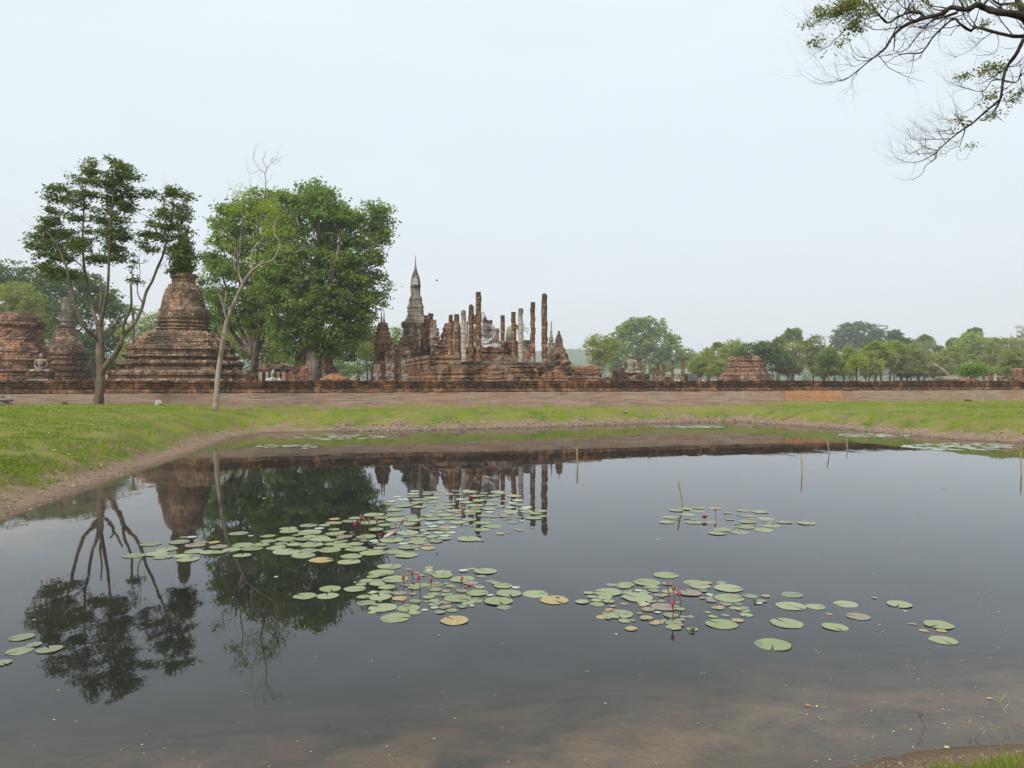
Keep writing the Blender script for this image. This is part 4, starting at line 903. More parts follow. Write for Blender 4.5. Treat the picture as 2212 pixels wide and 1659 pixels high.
bgtree('flat_topped_tree', 'wide dark flat topped tree behind the stepped brick pyramid', [(1630,745,28,8),(1660,748,34,10),(1620,760,40,10),(1670,765,44,12),(1640,778,44,12),(1690,780,30,14),(1600,770,20,8)], 175, 9000, 'leafdark', 225, 0.43, 1675, flat=.8, trunks=3)
bgtree('background_tree', 'greyish olive tree between the pyramid and the yellow flowering tree', [(1710,755,28,14),(1700,775,30,16),(1720,785,22,14)], 190, 5000, 'leafbrown', 226, 0.44, trunks=3)
bgtree('yellow_flowering_tree', 'slender tree hung with yellow blossom', [(1762,735,16,10),(1745,750,24,14),(1770,760,24,14),(1740,775,22,12),(1765,785,26,12),(1735,745,10,8)], 200, 5500, 'leafyellow', 227, 0.49, 1758, bark_='barkpale', trunks=2)
bgtree('great_round_tree', 'largest dome shaped blue green tree on the right skyline', [(1850,705,34,10),(1825,722,28,16),(1865,720,44,20),(1895,728,20,18),(1835,745,38,18),(1880,745,36,18),(1812,740,16,20)], 450, 16000, 'leafdark', 228, 1.01, cr=.7)
bgtree('background_tree', 'small round dark tree right of the great dome shaped tree', [(1932,722,15,10),(1932,735,17,12)], 330, 2500, 'leafdark', 229, 0.76)
bgtree('background_tree', 'low dark skyline tree right of the small round dark tree', [(1960,740,20,10),(1955,752,26,12),(1985,755,20,10)], 330, 3500, 'leafdark', 230, 0.76)
bgtree('bare_grey_tree', 'greyish bare twigged tree on the right skyline', [(1995,745,22,12),(1990,762,26,14),(2010,755,16,12)], 300, 2200, 'leafbrown', 231, 0.52, shell=.2)
rowt = [(1705,790,24,16,'leafolive','olive tree just right of the flat topped tree'),(1780,795,20,14,'leafacacia','low yellow green tree below the yellow blossom'),(1893,755,22,16,'leafacacia','yellow green crown in front of the dome shaped tree'),(1968,762,24,16,'leafmid','mid green crown behind the dusty tree'),(2035,790,20,18,'leafbrown','dusty low tree behind the leaning pale trunk'),(2175,800,24,14,'leafacacia','low bright tree left of the orange block'),(1555,795,20,14,'leafacacia','low yellow green tree left of the stepped pyramid'),(1512,788,18,18,'leafolive','olive tree above the pale pavilion roof'),(1800,782,24,20,'leafolive','dusty olive tree right of the yellow flowering tree'),(1838,772,22,22,'leafacacia','upright green tree under the great dome shaped tree'),(1872,785,24,22,'leafolive','olive tree between the street lamp and the tan crowned ruin'),
 (1905,768,26,26,'leafbrown','brownish tree under the small round dark tree'),(1945,780,26,26,'leafolive','leafy olive tree above the tan crowned ruin'),(1985,780,26,28,'leafbrown','dusty tree above the low brick remnant'),
 (2018,788,22,24,'leafacacia','small bright olive tree left of the leaning pale trunk'),(2050,775,24,28,'leafolive','olive tree just right of the leaning pale trunk'),(2150,775,28,32,'leafbrown','brown green feathery tree near the right edge'),(2190,780,24,30,'leafolive','olive tree filling the right edge above the wall'),(1822,795,20,14,'leafolive','low olive tree below the upright green tree'),(1960,797,18,14,'leafdark','low dark tree under the leafy olive tree'),(2125,790,18,18,'leafbrown','dull low tree behind the low spreading tree'),(1790,770,18,18,'leafmid','green tree touching the yellow flowering tree'),(1925,750,26,12,'leafacacia','pale crown rising over the brownish tree')]
for q, (X, Y, rx, ry, mt, lb) in enumerate(rowt):
    r_ = random.Random(q+5); rx *= 1.3; ry *= 1.12; Y += 2; bl = [(X, Y-ry*.4, rx*.7, ry*.5), (X-rx*.5, Y+ry*.55, rx*.55, ry*.4), (X+rx*.5, Y+ry*.6, rx*.55, ry*.35), (X-rx*.4, Y, rx*.7, ry*.5), (X+rx*.4, Y+ry*.1, rx*.7, ry*.5), (X, Y+ry*.4, rx*.9, ry*.5), (X+r_.uniform(-8,8), Y-ry*.8, rx*.4, ry*.3)]
    bgtree('orchard_tree', lb, bl, 165+r_.uniform(0, 40), 6500, mt, 240+q, .40, X, trunks=r_.choice([1,2,2]), group='row of bushy trees beyond the right part of the wall', cr=.42, shell=.25)
bgtree('street_lamp_bush', 'small round light green tree below the street lamp', [(1850,780,14,8),(1850,788,13,7)], 108, 1300, 'leafacacia', 255, .25)
bgtree('bright_green_tree', 'vivid yellow green tree standing out near the right edge', [(2098,725,22,8),(2090,738,26,12),(2115,742,20,12),(2075,752,22,12),(2105,758,30,14),(2130,760,16,12),(2085,772,24,12),(2120,778,22,10)], 290, 10000, 'leafbright', 256, 0.68, 2102)
bgtree('low_spreading_tree', 'low spreading fresh green tree under the vivid yellow green tree', [(2085,800,18,8),(2105,795,22,9),(2125,800,16,8),(2090,808,14,5)], 100, 2600, 'leafC', 257, .26, 2100)
bgtree('tall_thin_tree', 'pale loose skyline tree at the right edge', [(2150,738,26,10),(2175,742,30,12),(2165,760,34,14),(2205,750,20,16)], 300, 6500, 'leafacacia', 258, 0.63)
bgtree('sparse_edge_tree', 'very sparse tree with scattered leaves at the right edge skyline', [(2205,712,16,12),(2190,728,16,10),(2215,730,20,20)], 240, 700, 'leafbrown', 259, 0.47, 2210, shell=.1)
def palm(label, X, Y, D, r_px, seed, fan=True, n=44):
    root = empty('palm_tree', label, 'palm', (wx(X, D), D, 1.95), 0, None); r = random.Random(seed); top = at(X, Y, D) - Vector(root.location); mb = MB()
    mb.tube([Vector((0,0,-.3)), Vector((.1,0,top.z*.5)), top], [.28, .22, .2], 7); mb.build('trunk', M['barkfar'], root, True)
    mb = MB(); RR = r_px/F*D
    for k in range(n):
        a = r.uniform(0, 6.28); el = r.uniform(-.5, 1.2); d = Vector((math.cos(a)*math.cos(el), math.sin(a)*math.cos(el), math.sin(el)))
        if fan:
            c = top + d*RR*r.uniform(.2, .6); sd = d.cross(Vector((r.gauss(0,1), r.gauss(0,1), r.gauss(0,1)))).normalized(); upv = sd.cross(d)
            mb.tube([top, c], [.04, .03], 3)
            for j in range(13):
                t = (j-6)/6*1.35; dd = (d*math.cos(t) + sd*math.sin(t)).normalized(); pw = dd.cross(upv).normalized()*.12*RR/2
                mid = c+dd*RR*.3; tip = c+dd*RR*.52 - Vector((0,0,.05*RR)); mb.add([c, mid+pw, tip, mid-pw], [(0,1,2,3)])
        else:
            pts = [top + d*RR*t - Vector((0,0,RR*.5*t*t)) for t in (0, .25, .5, .75, 1)]
            mb.tube(pts, [.05, .04, .03, .02, .01], 3)
            for j in range(24):
                t = (j+1)/24; p_ = top + d*RR*t - Vector((0,0,RR*.5*t*t))
                for s in (-1, 1):
                    sd = d.cross(Vector((0,0,1))).normalized()*s; q = p_ + sd*RR*.22*(1.1-t) + d*.1*RR - Vector((0,0,RR*.1)); mb.add([p_, p_+d*.07*RR, q], [(0,1,2)])
    mb.build('fronds', M['leafmid'], root)
    return root
palm('fan palm rising left of the yellow flowering tree', 1712, 728, 310, 26, 1)
palm('fan palm with its head on the skyline beside the flowering tree', 1683, 742, 310, 18, 2)
palm('fan palm peeping over the pale yellow green rounded tree', 1550, 752, 260, 16, 3)
palm('fan palm over the olive bushy tree', 1532, 762, 260, 14, 4)
palm('fan palm behind the bare grey tree', 1998, 742, 310, 22, 5)
palm('fan palm in the dip of the right skyline', 2028, 758, 310, 16, 6)
palm('fan palm left of the vivid yellow green tree', 2062, 745, 310, 18, 7)
palm('fan palm crowning the vivid yellow green tree', 2105, 722, 310, 18, 8)
palm('feather palm showing between the forked tree and the bell stupa', 288, 668, 120, 22, 9, False, 22)
palm('feather palm behind the niche shrine', 598, 790, 100, 26, 10, False, 18)
palm('feather palm hidden behind the pale column with collar', z6(1105), y6(690), 140, 22, 11, False, 20)

# distant wood, one mass
r0 = np.random.default_rng(77); bl = []
for X in range(-420, 2900, 34):
    D_ = 520 + r0.uniform(-30, 60); p_ = at(X, 822-r0.uniform(14, 30), D_); hi = 5 if X > 1480 else 0; bl.append((p_.x, p_.y, 6+hi+r0.uniform(0,3), 11, 8, r0.uniform(7, 10)+hi))
V_, F_ = leaf_cloud(bl, 70000, 1.5, 78, cr=1.5, shell=.5)
dw = bpy.data.objects.new('distant_wood', mesh_np('distant_wood', V_, F_, M['leafdark'])); link(dw); tag(dw, 'hazy distant wood along the horizon behind the ruins', 'wood', kind='stuff')
# hills
xs = np.linspace(-2200, 2200, 90); rows = []
for q, (yy, hh) in enumerate([(1150, 0), (1320, .6), (1500, 1), (1800, 0)]):
    for x in xs: rows.append((x, yy+60*math.sin(x*.004), 1+hh*(34+20*math.sin(x*.0031+1)+11*math.sin(x*.0087)+6*math.sin(x*.021))))
m_ = len(xs); a = (np.arange(3)[:, None]*m_+np.arange(m_-1)[None]).ravel()
hl = bpy.data.objects.new('hills', mesh_np('hills', rows, np.stack([a, a+1, a+1+m_, a+m_], 1), plain('hill_forest', (.06,.10,.04), .95), True)); link(hl); tag(hl, kind='structure')

# pavilion beyond, lamp, leaning trunk
D = 215.0; pv = empty('open_pavilion', 'pale green roofed open pavilion seen through the small column row', 'pavilion', (wx(1510, D), D, 2.0))
mb = MB(); W_ = PX(D, 62); zt = hz(808, D)-2
for k in range(15): x = -W_+2*W_*k/14; mb.box(x-.2, x+.2, -.2, .2, 0, zt)
mb.build('posts', plain('white_paint', (.72,.72,.68), .6), pv)
mb = MB(); rf = hz(796, D)-2; mb.add([(-W_-.8,-1.5,zt),(W_+.8,-1.5,zt),(W_+.8,6,zt),(-W_-.8,6,zt),(-W_+2,2.2,rf),(W_-2,2.2,rf)], [(0,1,5,4),(1,2,5),(2,3,4,5),(3,0,4),(3,2,1,0)])
mb.build('roof', plain('pale_roof', (.22,.25,.17), .7), pv)
D = 130.0; hut = empty('dark_roofed_hut', 'tiny hut with a dark peaked roof among the small column row', 'hut', (wx(g7(1140), D), D, 2.0))
mb = MB(); mb.box(-1.0,1.0,0,1.6,0,1.0); mb.build('wall', M['stucco'], hut)
mb = MB(); mb.add([(-1.4,-.3,1.0),(1.4,-.3,1.0),(1.4,1.9,1.0),(-1.4,1.9,1.0),(-.3,.8,2.2),(.3,.8,2.2)], [(0,1,5,4),(1,2,5),(2,3,4,5),(3,0,4),(3,2,1,0)]); mb.build('roof', plain('dark_roof', (.06,.06,.06), .8), hut)
D = 112.0; lp = empty('street_lamp', 'pole with a single white lamp head above the orchard trees', 'street lamp', (wx(1855, D), D, 2.0))
mb = MB(); zt = hz(783, D)-2; mb.tube([Vector((0,0,0)), Vector((0,0,zt*.8)), Vector((-.1,0,zt-.1)), Vector((.15,0,zt))], [.07,.06,.05,.04], 8); mb.build('pole', plain('galvanised', (.35,.36,.37), .5), lp)
mb = MB(); mb.loft([round_ring(.05,0,10), round_ring(.22,.05,10), round_ring(.24,.12,10), round_ring(.1,.24,10)]); o_ = mb.build('lamp_head', plain('lamp_white', (.8,.8,.8), .3), lp); o_.location = (.35,0,zt-.05); o_.scale = (1.6,1,1)
D = 104.0; mb = MB(); P, Rr = crom([at(2015,786,D), at(2030,795,D), at(2045,807,D), at(2053,824,D), at(2056,840,D)], [.12,.22,.25,.28,.3], 4); mb.tube(P, Rr, 8)
o_ = mb.build('leaning_dead_trunk', M['barkpale'], None, True); tag(o_, 'bare pale dead trunk leaning left in front of the orchard trees', 'trunk')
D = 330.0; mb = MB(); mb.tube([at(2183,719,D), at(2183,740,D), at(2183.5,760,D)], [.06,.4,.8], 8); mb.tube([at(2183.5,760,D), at(2183.5,775,D), at(2183.5,822,D)], [.9,2.2,2.4], 10); o_ = mb.build('thin_far_spire', M['greystone']); tag(o_, 'needle thin grey spire tip above the trees at the right edge', 'spire')

# small bits at the foot of the wall
def rock(name, label, X, Y, D, wpx, hpx, mat, seed, cat='rock', group=None, kind=None, flat=1.0):
    r = random.Random(seed); n1, n2 = 10, 6; mb = MB(); rings = []; w_ = wpx/F*D/2; h_ = hpx/F*D
    for a in range(n2+1):
        th = math.pi*(a/n2*.98+.01); rings.append([(w_*math.sin(th)*math.cos(2*math.pi*k/n1)*r.uniform(.75,1.15), w_*.8*math.sin(th)*math.sin(2*math.pi*k/n1)*r.uniform(.75,1.15), -h_*.5*math.cos(th)*r.uniform(.8,1.1)) for k in range(n1)])
    mb.loft(rings); o_ = mb.build(name, mat); x = wx(X, D); z_ = float(ground_z(x, D)); o_.location = (x, D, z_+h_*.28); return tag(o_, label, cat, group, kind)
M['whiterock'] = plain('pale_rock', (.48,.46,.42), .9, .4, 3); M['greyrock'] = plain('grey_rock', (.22,.19,.16), .9, .4, 3)
rock('white_rock', 'pale pointed boulder on the grass before the wall', 342, 873, 46.0, 17, 14, M['whiterock'], 1)
rk = empty('rock_pile', 'stack of grey brown stones at the foot of the wall, left edge', 'rock pile', (wx(6, 45.5), 45.5, 1.45))
for q, (dx, dz, w_, h_) in enumerate([(-.2,.0,1.3,.45),(.1,.28,.9,.3),(-.5,.3,.8,.3),(.3,.42,.3,.16),(-.05,.5,.35,.18),(-.6,.55,.4,.2),(-.9,.1,.9,.5)]):
    o_ = rock('stone', None, 0, 900, 45.5, w_/45.5*F, h_/45.5*F, M['whiterock'] if q in (3,5) else M['greyrock'], 20+q, None); o_.parent = rk; o_.location = (dx, q*.03, dz+h_*.3); 
rock('dark_hole_block', 'small dark broken block at the foot of the wall by the forked tree', 140, 868, 45.8, 16, 7, M['niche'], 9, 'block')
rock('brick_clod', 'small red brown brick clod on the grass at the right', 2018+365*.0+ (1750-1750)+ (1750*.2599+1637-2018-73), 866, 58, 16, 4, M['brickred'], 10, 'rock') if False else rock('brick_clod', 'small flat brick fragment on the grass at the right', 2092, 868, 62, 18, 6, M['brickred'], 10, 'rock')
# shoreline rubble: one scatter
r0 = np.random.default_rng(5); mb = MB()
def shore_pt(X, Y): D_ = F*CZ/(Y-HY); return wx(X, D_), D_
def addrock(mb, x, y, z_, s, r):
    rings = []
    for a in range(4):
        th = math.pi*(a/3*.9+.05); rings.append([(x+s*math.sin(th)*math.cos(2*math.pi*k/6+s*90)*r.uniform(.7,1.3), y+s*math.sin(th)*math.sin(2*math.pi*k/6+s*90)*r.uniform(.7,1.3), z_-s*.6*math.cos(th)) for k in range(6)])
    mb.loft(rings)
segs = []
for k in range(len(PA)): segs.append((PA[k], PA[(k+1) % len(PA)]))
for (i0, i1, cnt, s0, s1) in [(12,20,1500,.035,.12),(0,11,500,.015,.06),(20,25,420,.03,.09),(31,40,1500,.004,.013)]:
    for q in range(cnt):
        a_, b_ = segs[r0.integers(i0, i1)]; t = r0.random(); p_ = a_+(b_-a_)*t; nrm = np.array([-(b_-a_)[1], (b_-a_)[0]]); nrm /= np.hypot(*nrm); dd = abs(r0.normal(.25, .55))
        for sg in (1, -1):
            pq = p_ + nrm*dd*sg
            if sdist(pq[0:1], pq[1:2])[0] > -.05:
                addrock(mb, pq[0], pq[1], float(ground_z(pq[0], pq[1])), r0.uniform(s0, s1)*r0.uniform(.5,1.2), r0); break
M['rubble'] = N('rubble_mat'); _n = M['rubble']; g_ = _n.new('ShaderNodeNewGeometry')
M['rubble'] = _n.pbr(_n.mix(g_.outputs['Random Per Island'], (.13,.09,.065), (.30,.23,.18)), .95, None, .1)
tag(mb.build('shoreline_gravel', M['rubble']), 'loose stones and gravel strewn along the bare pond shore', 'gravel', kind='stuff')

# grass tufts
def grass(name, label, pts, hmin, hmax, wdt, mat, seed):
    r = np.random.default_rng(seed); n_ = len(pts); P = np.array(pts); z_ = ground_z(P[:,0], P[:,1]); a = r.uniform(0, 6.28, n_); h_ = r.uniform(hmin, hmax, n_); ln = r.normal(0, .45, (n_, 2))*h_[:,None]
    V_ = np.zeros((n_, 3, 3)); dx = np.cos(a)*wdt/2*np.linalg.norm(P, axis=1)**.5; dy = np.sin(a)*wdt/2*np.linalg.norm(P, axis=1)**.5
    V_[:,0] = np.stack([P[:,0]-dx, P[:,1]-dy, z_-.01], 1); V_[:,1] = np.stack([P[:,0]+dx, P[:,1]+dy, z_-.01], 1); V_[:,2] = np.stack([P[:,0]+ln[:,0], P[:,1]+ln[:,1], z_+h_], 1)
    o_ = bpy.data.objects.new(name, mesh_np(name, V_.reshape(-1,3), np.arange(n_*3).reshape(-1,3), mat)); link(o_); return tag(o_, label, 'grass', kind='stuff')
M['grass'] = leaf_mat('grass_blades', (.12,.195,.012), (.22,.26,.025), (.14,.19,.016), .3)
r0 = np.random.default_rng(9); pts = []
N0 = 260000
D_ = 1/(r0.uniform(1/60., 1/13., N0)); X_ = r0.uniform(-120, 2330, N0); gx = (X_-CX)/F*D_; s_ = sdist(gx, D_); wv2 = wallv(gx, D_)
nz = vnoise(gx*1.1, D_*1.1, 31)
ok = (s_ > .85+.5*nz) & (wv2 < -.8) & ((nz > -.35) | (s_ > 6))
pts = np.stack([gx[ok], D_[ok]], 1)
grass('lawn_grass', 'short green grass over the banks around the pond', pts, .02, .085, .007, M['grass'], 3)
N0 = 60000; gx = r0.uniform(1.5, 6.5, N0); gy = r0.uniform(2.5, 7.5, N0); s_ = sdist(gx, gy); nz = vnoise(gx*3, gy*3, 32)
ok = (s_ > .30+.10*nz); pts = np.stack([gx[ok], gy[ok]], 1)
grass('near_bank_grass', 'bright green tuft of grass at the bottom right corner of the near bank', pts, .03, .11, .004, M['grass'], 4)
# fallen leaves
mb = MB(); r1 = random.Random(4)
for q in range(420):
    D_ = 1/(r1.uniform(1/52., 1/15.)); x = wx(r1.uniform(-60, 2270), D_); s_ = sdist(np.array([x]), np.array([D_]))[0]
    if s_ < .3 or wallv(x, D_) > -.6: continue
    z_ = float(ground_z(x, D_))+.03; a = r1.uniform(0, 3.1); l_ = r1.uniform(.03, .085); dx, dy = math.cos(a)*l_, math.sin(a)*l_
    mb.add([(x-dx, D_-dy, z_), (x+dy*.5, D_-dx*.5, z_+r1.uniform(0,.04)), (x+dx, D_+dy, z_+.02), (x-dy*.5, D_+dx*.5, z_+r1.uniform(0,.04))], [(0,1,2,3)])
_n = N('dry_leaf'); g_ = _n.new('ShaderNodeNewGeometry'); M['dry'] = _n.pbr(_n.mix(g_.outputs['Random Per Island'], (.30,.15,.06), (.52,.42,.24)), .8, None, .2)
tag(mb.build('fallen_leaves', M['dry']), 'dry brown and yellow leaves scattered on the grass banks', 'leaves', kind='stuff')

# ---------------------------------------------------------------- lily pads
def pad_mesh(name, mat, seed):
    r = random.Random(seed); n_ = 40; V_ = [(0,0,.004)]; notch = .10
    a0 = notch; 
    for ring, rr_ in enumerate((.35, .75, 1.0)):
        for k in range(n_+1):
            a = a0+(2*math.pi-2*a0)*k/n_; w_ = rr_*(1+(.02*math.sin(a*5+seed)+.013*r.uniform(-1,1))*(ring == 2))
            z_ = (.006*math.sin(a*3+seed)+.006*math.sin(a*2+seed*2))*rr_**2 + (.012 if ring == 2 else 0)*abs(math.sin(a*1.5+seed))
            V_.append((w_*math.cos(a), w_*math.sin(a), z_))
    Fc = [(0, 1+k, 2+k) for k in range(n_)]; m = n_+1
    for ring in range(2):
        for k in range(n_): b = 1+ring*m+k; Fc.append((b, b+m, b+m+1, b+1))
    me = bpy.data.meshes.new(name); me.from_pydata(V_, [], Fc); me.materials.append(mat); me.polygons.foreach_set('use_smooth', [True]*len(me.polygons)); return me
def pad_mat(name, a, b, rough=.42, brown=.0):
    n = N(name); c = n.coord(); oi = n.new('ShaderNodeObjectInfo'); s = n.new('ShaderNodeSeparateXYZ'); n.set(s.inputs[0], c)
    ang = n.math('ARCTAN2', s.outputs[1], s.outputs[0]); v = n.math('ABSOLUTE', n.math('SINE', n.math('MULTIPLY', ang, 9.0))); vein = n.ramp(v, 0, .12, 1, 0)
    ofs = n.new('ShaderNodeVectorMath', operation='ADD'); n.set(ofs.inputs[0], c); n.set(ofs.inputs[1], oi.outputs['Location'])
    col = n.mix(oi.outputs['Random'], a, b); col = n.mix(n.math('MULTIPLY', vein, .35), col, tuple(min(1, x*1.6) for x in a))
    col = n.mix(n.ramp(n.noise(ofs.outputs[0], 3, 5, .7), .60-.2*brown, .72-.1*brown, 0, .85), col, (.28,.17,.07) if brown else (.16,.17,.07))
    col = n.mix(n.ramp(n.noise(ofs.outputs[0], 16, 3), .66, .72, 0, .8), col, (.08,.05,.03))
    return n.pbr(col, rough, n.bump(v, .15, .01), .5)
PM = {'g': pad_mat('green_pad', (.18,.22,.09), (.25,.275,.155)), 'y': pad_mat('yellowing_pad', (.36,.30,.13), (.33,.27,.12), .5, 1), 'd': pad_mat('dull_pad', (.15,.175,.085), (.19,.205,.12), .35), 'b': pad_mat('bronze_pad', (.19,.175,.13), (.17,.14,.11), .35, .6)}
PMESH = {k: [pad_mesh('lily_pad', PM[k], s+ord(k)) for s in range(4)] for k in PM}
pads = []
def addp(lst, fx, fy, sc, grp):
    for q in lst:
        k = q[3] if len(q) > 3 else 'g'; pads.append((fx(q[0]), fy(q[1]), q[2]*sc, k, grp))
R4 = [(992,448,155),(300,530,165),(525,515,165),(425,570,170),(350,607,180),(400,632,150),(170,620,175),(550,622,150),(590,653,175),(640,588,150),(760,595,150),(835,553,145,'b'),(650,540,160,'b'),(1025,540,165),(940,575,145),(1020,620,145),(1100,567,170),(1170,535,130),(1225,468,125),(1230,508,125),(1385,405,140),(1393,430,155),(1545,382,145),(1555,437,190),(1370,490,170),(1290,557,155),(1330,527,110),(1435,533,130),(1570,535,190),(1370,590,220),(1505,620,190),(1550,583,150),(1645,655,200,'y'),(1710,578,185),(1882,627,180),(1865,672,185),(2055,597,215),(1745,362,135),(1870,350,120),(1670,383,90),(1630,405,80),(1745,413,90),(1500,492,130),(1640,470,120),(1640,495,170),(1750,450,150),(1730,530,120),(1820,545,160),(1920,570,180),(2000,470,160),(1915,530,130),(1920,325,120),(2060,298,170),(2030,360,170),(555,475,60),(625,475,80),(700,520,100,'b'),(800,515,90,'y'),(1090,465,45),(840,597,120),(1715,885,175),(1910,885,180),(1515,943,185),(1695,938,180),(2150,710,130),(2110,755,180),(2000,822,110),(2080,842,120),(1960,850,80),(2050,790,100),(1750,332,90,'y'),(1830,470,120,'b'),(1560,470,110),(1450,460,70),(1800,510,110),(1700,500,110)]
addp(R4, lambda x: 242.6+x*.2741, lambda y: 1030.9+y*.2741, .2741, 'a')
R1 = [(560,97,110),(545,125,140),(730,105,180),(700,130,130),(540,155,160),(870,95,100,'y'),(1010,95,100),(1140,88,90),(1180,103,180),(1490,103,170),(1530,125,140),(1340,118,110),(820,135,110),(950,130,120),(1060,130,90),(1250,150,150),(1450,150,150),(1680,150,180,'y'),(370,160,110),(430,190,130),(610,190,170),(760,175,160),(300,215,110),(300,240,140),(590,225,160),(750,225,140),(930,210,130,'b'),(1090,187,140),(1290,195,170),(1450,200,120),(1720,198,130),(1150,225,160),(1570,210,90,'y'),(1650,228,110),(430,265,190),(610,272,170),(510,245,100),(940,245,170),(900,272,190),(850,292,150),(1240,255,190),(1420,245,150),(1560,260,120),(1740,250,150),(1250,290,150),(1400,300,160),(1640,280,110),(1820,275,130),(335,308,190),(990,317,170),(800,325,160),(1210,320,200),(1400,330,110),(1640,325,180),(1790,300,120),(1980,322,160),(1820,327,160),(340,365,230),(150,362,150),(520,385,160),(700,368,150),(890,367,180),(1050,370,110),(1180,350,130),(1350,373,180,'b'),(1560,355,140,'b'),(1580,382,150,'b'),(1930,350,150),(2010,378,120),(1900,400,200),(350,415,240),(180,398,160),(560,420,190),(760,410,180),(950,400,180),(1170,415,180),(1450,420,100,'b'),(1580,418,60,'y'),(1760,425,70),(230,480,180),(500,465,160),(720,465,110),(850,455,110),(1040,450,190),(1140,475,50),(1325,453,195),(1220,480,80),(1440,492,210),(760,495,120),(980,502,110),(900,510,130,'y'),(560,510,170),(330,500,120),(740,525,140),(660,535,100),(900,527,130),(1325,530,195),(120,530,170),(480,565,270),(270,555,110,'b'),(830,565,110),(970,562,110),(620,597,140),(760,612,130),(900,600,120),(700,575,80),(890,632,165),(600,640,180),(760,640,80),(1170,637,270),(300,650,270),(570,665,190),(800,665,150),(620,682,160),(430,685,110),(700,700,90,'y'),(100,660,120),(190,700,130,'b'),(500,728,250),(165,737,150),(330,785,220),(710,742,170,'y'),(580,755,60),(465,820,260)]
addp(R1, lambda x: 788.3+x*.1919, lambda y: 1043+y*.1919, .1919, 'b')
R5 = [(785,140,170),(720,185,185),(820,230,190),(665,215,80),(690,240,90),(620,245,110),(690,265,120),(575,270,80),(760,290,130),(665,323,60),(740,325,90),(1160,205,150),(1060,165,60),(1060,180,90),(1165,180,120),(1300,232,180),(1310,170,70),(1370,155,75),(1467,175,170),(1440,210,75,'b'),(1500,245,70),(1540,260,70),(1595,278,145),(1685,290,60),(1410,330,165),(1265,370,200),(1635,335,185),(1825,338,190),(1560,390,210),(1400,385,100),(1340,403,90),(1370,423,40),(1600,433,110),(1300,428,80),(1500,345,50),(1190,340,90),(1110,305,100),(1110,270,110),(1430,290,70),(1215,280,70),(710,360,170),(590,360,100),(850,330,110),(850,370,110,'y'),(610,400,140),(730,435,210),(915,440,170),(965,390,90),(1100,385,80),(1100,340,90),(820,508,220),(1245,530,205,'y'),(1100,415,90),(1170,435,80),(1225,455,85),(1140,468,85),(1030,452,50),(960,472,90),(650,470,60,'y'),(1100,435,60),(1960,382,210,'y'),(2155,395,90),(960,290,110),(1010,270,110),(1300,315,90,'b'),(1060,360,90),(1360,260,110,'b'),(1180,395,90,'b')]
addp(R5, lambda x: 606.4+x*.3015, lambda y: 1182.5+y*.3015, .3015, 'c')
R6 = [(890,632,195),(750,690,200),(590,705,130),(575,718,110),(485,705,85),(455,763,210),(310,768,80),(330,795,80),(680,803,230),(600,762,80),(800,723,90),(800,750,80),(900,700,80),(905,757,90),(730,768,80),(685,747,60),(1070,767,180,'b'),(1100,690,160),(1190,693,90,'y'),(1150,715,160),(1305,690,80),(1360,732,220),(1365,805,225),(1525,790,115),(1640,790,70,'y'),(1610,828,80),(1590,845,60),(1220,780,60),(1230,826,80,'b'),(370,820,85),(460,832,90),(375,852,110),(260,835,105),(430,800,120),(880,872,200,'b'),(760,893,100,'b'),(740,850,60),(830,915,50),(1000,890,70),(930,935,120),(745,953,95,'y'),(945,988,130),(835,988,85,'y'),(950,1028,120),(1010,967,50),(1090,1040,90),(630,1038,95,'y'),(410,948,95,'y'),(530,925,235),(585,976,105),(1310,1002,245),(1430,975,90,'y'),(1495,932,100),(1485,900,80),(1480,883,80),(1405,880,80),(1350,855,80),(1270,878,80),(1245,945,70),(1830,865,225),(2015,870,150),(1840,780,160),(1800,995,245),(1695,1155,275)]
addp(R6, lambda x: 1182.5+x*.2878, lambda y: 1061.2+y*.2878, .2878, 'd')
R6b = [(965,147,110),(1035,135,110),(1135,127,115),(1125,152,120),(925,197,130),(1050,177,120),(895,235,115),(1100,237,140),(1260,130,100,'y'),(1215,235,110,'b'),(1475,147,110),(1595,158,120),(1510,188,110),(1645,208,120),(1500,232,140),(1780,235,120),(1945,243,140),(1680,262,135),(1490,272,140),(1625,293,145),(1310,292,135),(1440,310,150),(1275,318,140),(1660,240,80,'b')]
addp(R6b, lambda x: 1182.5+x*.2878, lambda y: 1061.2+y*.2878, .2878, 'e')
addp([(548,665,180),(625,503,165),(712,592,165,'b'),(1003,507,170),(1282,652,200),(1315,760,190),(508,575,50,'y'),(1175,690,65,'y'),(1300,693,70,'y'),(1100,645,40,'y'),(1045,552,35,'y'),(825,460,35,'y')], lambda x: 1637.3+x*.3056, lambda y: 1152.2+y*.3056, .3056, 'f')
addp([(45,1378,50),(40,1408,54),(105,1404,54),(2,1434,40),(72,1395,32)], lambda x: x, lambda y: y, 1, 'g')
r1 = random.Random(2)
for (X0, X1, Y0, Y1, cnt, w_, grp) in [(635,828,939,950,70,20,'h'),(556,600,960,969,10,16,'i'),(612,680,960,970,14,18,'i'),(1422,1560,919.5,925,60,17,'j'),(1812,1960,936,945,55,16,'k'),(1955,2188,956,974,120,20,'l')]:
    for q in range(cnt):
        t = r1.random()*2-1; X = (X0+X1)/2+(X1-X0)/2*t; yh = (Y1-Y0)/2*math.sqrt(1-t*t)*.95
        pads.append((X, (Y0+Y1)/2+r1.uniform(-yh, yh), w_*r1.uniform(.6, 1.2), 'g', grp))
